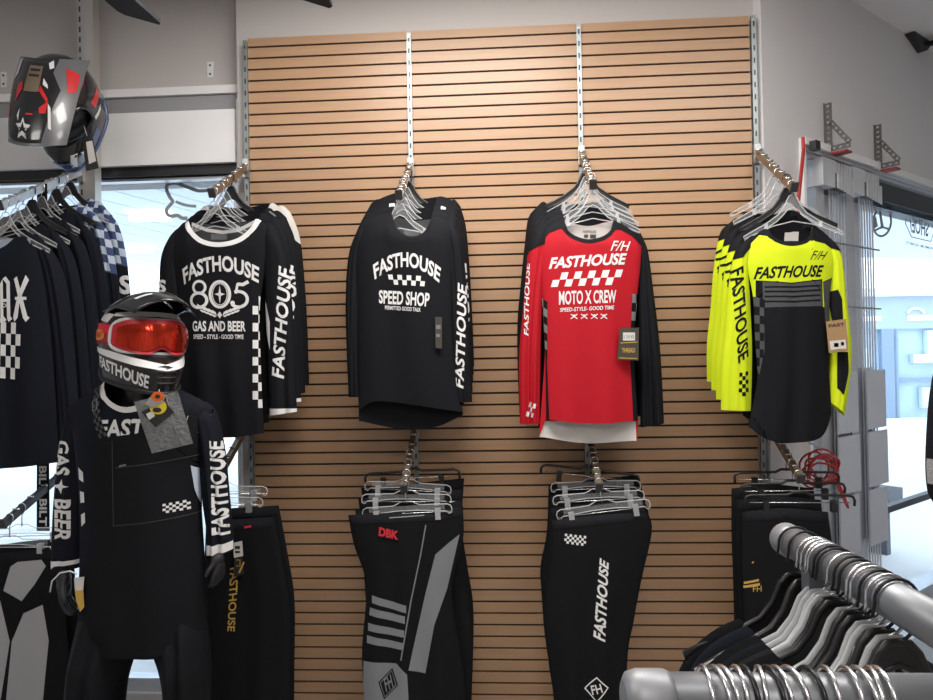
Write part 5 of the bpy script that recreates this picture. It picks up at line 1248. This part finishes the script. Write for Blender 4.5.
for k in range(N):
    p = A+dR*(posn[k]*LR/.385)+np.array([0, 0, RR+.0005])
    hang('rack', seq[k], p+np.array([0, 0, .0]), '%s hanger on the toward-camera rail, %s' % (seq[k], pw[k]), 'hangers on the toward-camera rail', random.uniform(-.12, .12)+.05)
    h = [0, .006, -.004, .003][k % 4]
    S = lambda pts: [(p[0]+x, p[2]+z) for x, z in pts]
    half = [(-.178, -.250-h), (-.165, -.200-h), (-.145, -.166), (-.118, -.142), (-.092, -.128), (-.074, -.124), (-.058, -.150), (-.03, -.172)]
    T = S(half+[(0, -.180)]+[(-x, z) for x, z in half[::-1]])
    Lp = S([(-.178, -.250-h), (-.19, -.32), (-.20, -.50), (-.19, -.85)]); Rp = S([(.178, -.250-h), (.19, -.32), (.20, -.50), (.19, -.85)])
    Bp = S([(-.19, -.85), (.19, -.85)])
    g = thing('rack_garment', 'dark long sleeved top on the toward-camera rail, '+pw[k], 'garment', (p[0], p[1], p[2]-.13), 'dark tops on the toward-camera rail')
    
    f = Patch(T, Bp, Lp, Rp, p[1], .0062, -1, ramp=.006, fold=.0015, seed=300+k, mp=idm, power=.4); q = Patch(T, Bp, Lp, Rp, p[1], .0055, 1, ramp=.006, fold=.001, seed=340+k, mp=idm, power=.4)
    cloth('body', f, q, rf[[0, 1, 0, 0, 1, 0, 2, 0, 0, 1, 0, 0, 2, 0, 1, 0][k]], g)
# the rail along the bottom of the photograph
C0 = dep(644, 700.5, .47); C1 = dep(990, 702.5, .47); dF = C1-C0; LF = np.linalg.norm(dF); dF /= LF; R2 = .0182
t = thing('garment_rack', 'round metal rack rail across the bottom of the photo with rounded end cap', 'garment rack', (C1[0], C1[1], 0), 'foreground rack rails')
MB().tube([C0, C1], R2, 24).build('rail', rackm, t)
MB().tube([C0-dF*.014, C0-dF*.011, C0-dF*.004, C0+dF*.014, C0+dF*.018], [R2*.7, R2*1.0, R2*1.12, R2*1.12, R2*1.02], 24).build('end_cap', capm, t)
MB().box((C1[0]-.012, C1[1]-.012, .02), (C1[0]+.012, C1[1]+.012, C1[2]-.01)).build('post', rackm, t)
MB().box((C1[0]-.03, C1[1]-.2, 0), (C1[0]+.03, C1[1]+.2, .03)).build('foot', rackm, t)
def bare_hanger(kind):
    t = thing('hanger', '', 'hanger', (0, 0, 0)); r = R2+.0028
    P = [(-r-.002, 0, -r-.008), (-r, 0, -r)]+[(r*math.cos(math.pi-math.pi*k/12), 0, -r+r*math.sin(math.pi*k/12)+.003) for k in range(1, 12)]+[(r, 0, -r), (r*.95, 0, -r-.02), (r*.4, 0, -r-.036), (0, 0, -r-.046), (0, 0, -r-.085)]
    MB().tube(P, .0018, 8).build('hook', chrome if kind != 'black' else mat('black_wire', (.03, .03, .032), .3, .6), t)
    e = [clear, clearedge] if kind == 'clear' else [plastic_b, plastic_b]; mb = MB()
    out = [(0, -.10), (.03, -.11), (.06, -.15), (.11, -.18), (.10, -.195), (.05, -.165), (0, -.14)]; out = out+[(-x, z) for x, z in out[::-1][1:-1]]
    mb.prism([(x, -.003, z) for x, z in out], (0, .006, 0), 0); mb.tube([(x, 0, z) for x, z in out], .004, 6, 1, closed=True); mb.build('shoulder_frame', e, t); return t
for k in ('clear', 'black'): HP[('bare', k)] = bare_hanger(k)
xs = [706, 718.5, 726, 739, 747.5, 761, 772, 780, 793, 811, 829, 850, 862, 873, 881]
fw = ['nearest the end cap', 'second from the end cap', 'third from the end cap', 'fourth from the end cap', 'fifth from the end cap', 'sixth from the end cap', 'seventh from the end cap', 'in the middle of the row', 'seventh from the right', 'sixth from the right', 'fifth from the right', 'fourth from the right', 'third from the right', 'second from the right', 'rightmost in the row']
for i, x in enumerate(xs):
    p = C0+dF*((x-644)/(990-644)*LF)+np.array([0, 0, R2+.0003]); kc = 'black' if i in (4, 6, 9) else 'clear'
    hang('bare', kc, p, 'hanger on the rail along the bottom of the photo, '+fw[i], 'hangers on the bottom rail', math.pi/2+random.uniform(-.16, .16))
# ------------------------------------------------------------------ right edge: sleeve of a jersey hung beyond the frame
YR = -1.55
jt = thing('jersey', 'black jersey with grey sleeve band, only its sleeve showing at the right edge', 'jersey', tuple(at(1040, 325, YR)))
Jf = lambda T, B, L, R, D, nm, y0=0: (lambda f, g: (cloth(nm, f, g, mat('fleece_black', (.014, .015, .020), .95, bump=(300, .6), spec=.1), jt), f)[1])(Patch(T, B, L, R, YR, D, -1, y0=y0, seed=401), Patch(T, B, L, R, YR, D, 1, y0=y0, seed=402))
Jf([(950, 352), (985, 330), (1012, 320), (1040, 326), (1068, 320), (1095, 330), (1130, 352)], [(952, 640), (1130, 640)], [(950, 352), (955, 480), (952, 640)], [(1130, 352), (1126, 480), (1130, 640)], .04, 'body')
sf_ = Jf([(934, 372), (946, 345), (962, 348)], [(932, 502), (962, 505)], [(934, 372), (927, 410), (924, 460), (926, 490), (932, 502)], [(962, 348), (964, 420), (963, 470), (962, 505)], .03, 'sleeve', -.01)
decal(sf_, [poly([(915, 461), (945, 459), (980, 462), (980, 486), (945, 485), (915, 485)])], mat('fleece_grey', (.36, .36, .38), .95, bump=(300, .6)), 'sleeve_band', jt, .003)
pj = np.array(at(1040, 262, YR))
hang('top', 'black', pj, 'black hanger of the jersey beyond the right edge', 'hanger at the right edge')
t = thing('garment_rack', 'tall rack rail just beyond the right edge holding the fleece jersey', 'garment rack', (pj[0], pj[1], 0))
MB().tube([pj+np.array([0, -.45, -.0125]), pj+np.array([0, .02, -.0125])], .0115, 12).build('rail', rackm, t)
MB().box((pj[0]-.012, pj[1]-.45, .0), (pj[0]+.012, pj[1]-.425, pj[2]+.0)).build('post', rackm, t)
# dark bench seen through the lower right pane
P = rw(2.05, -.9, -.14); t = thing('bench', 'dark grey bench outside the lower right window', 'bench', P)
mb = MB(); rbox(mb, 1.95, 3.6, -1.3, -.9, .30, .40); mb.build('seat', mat('bench_dark', (.06, .07, .09), .6), t)
for s_ in (2.05, 3.4): mb = MB(); rbox(mb, s_, s_+.07, -1.25, -.95, -.14, .30); mb.build('leg', mat('bench_dark', (.06, .07, .09), .6), t)
for o_ in list(HP.values()):             # hanger patterns never hung are dropped
    pass
for k, p in HP.items():
    if k not in USED:
        for ch in list(p.children): bpy.data.objects.remove(ch)
        bpy.data.objects.remove(p)
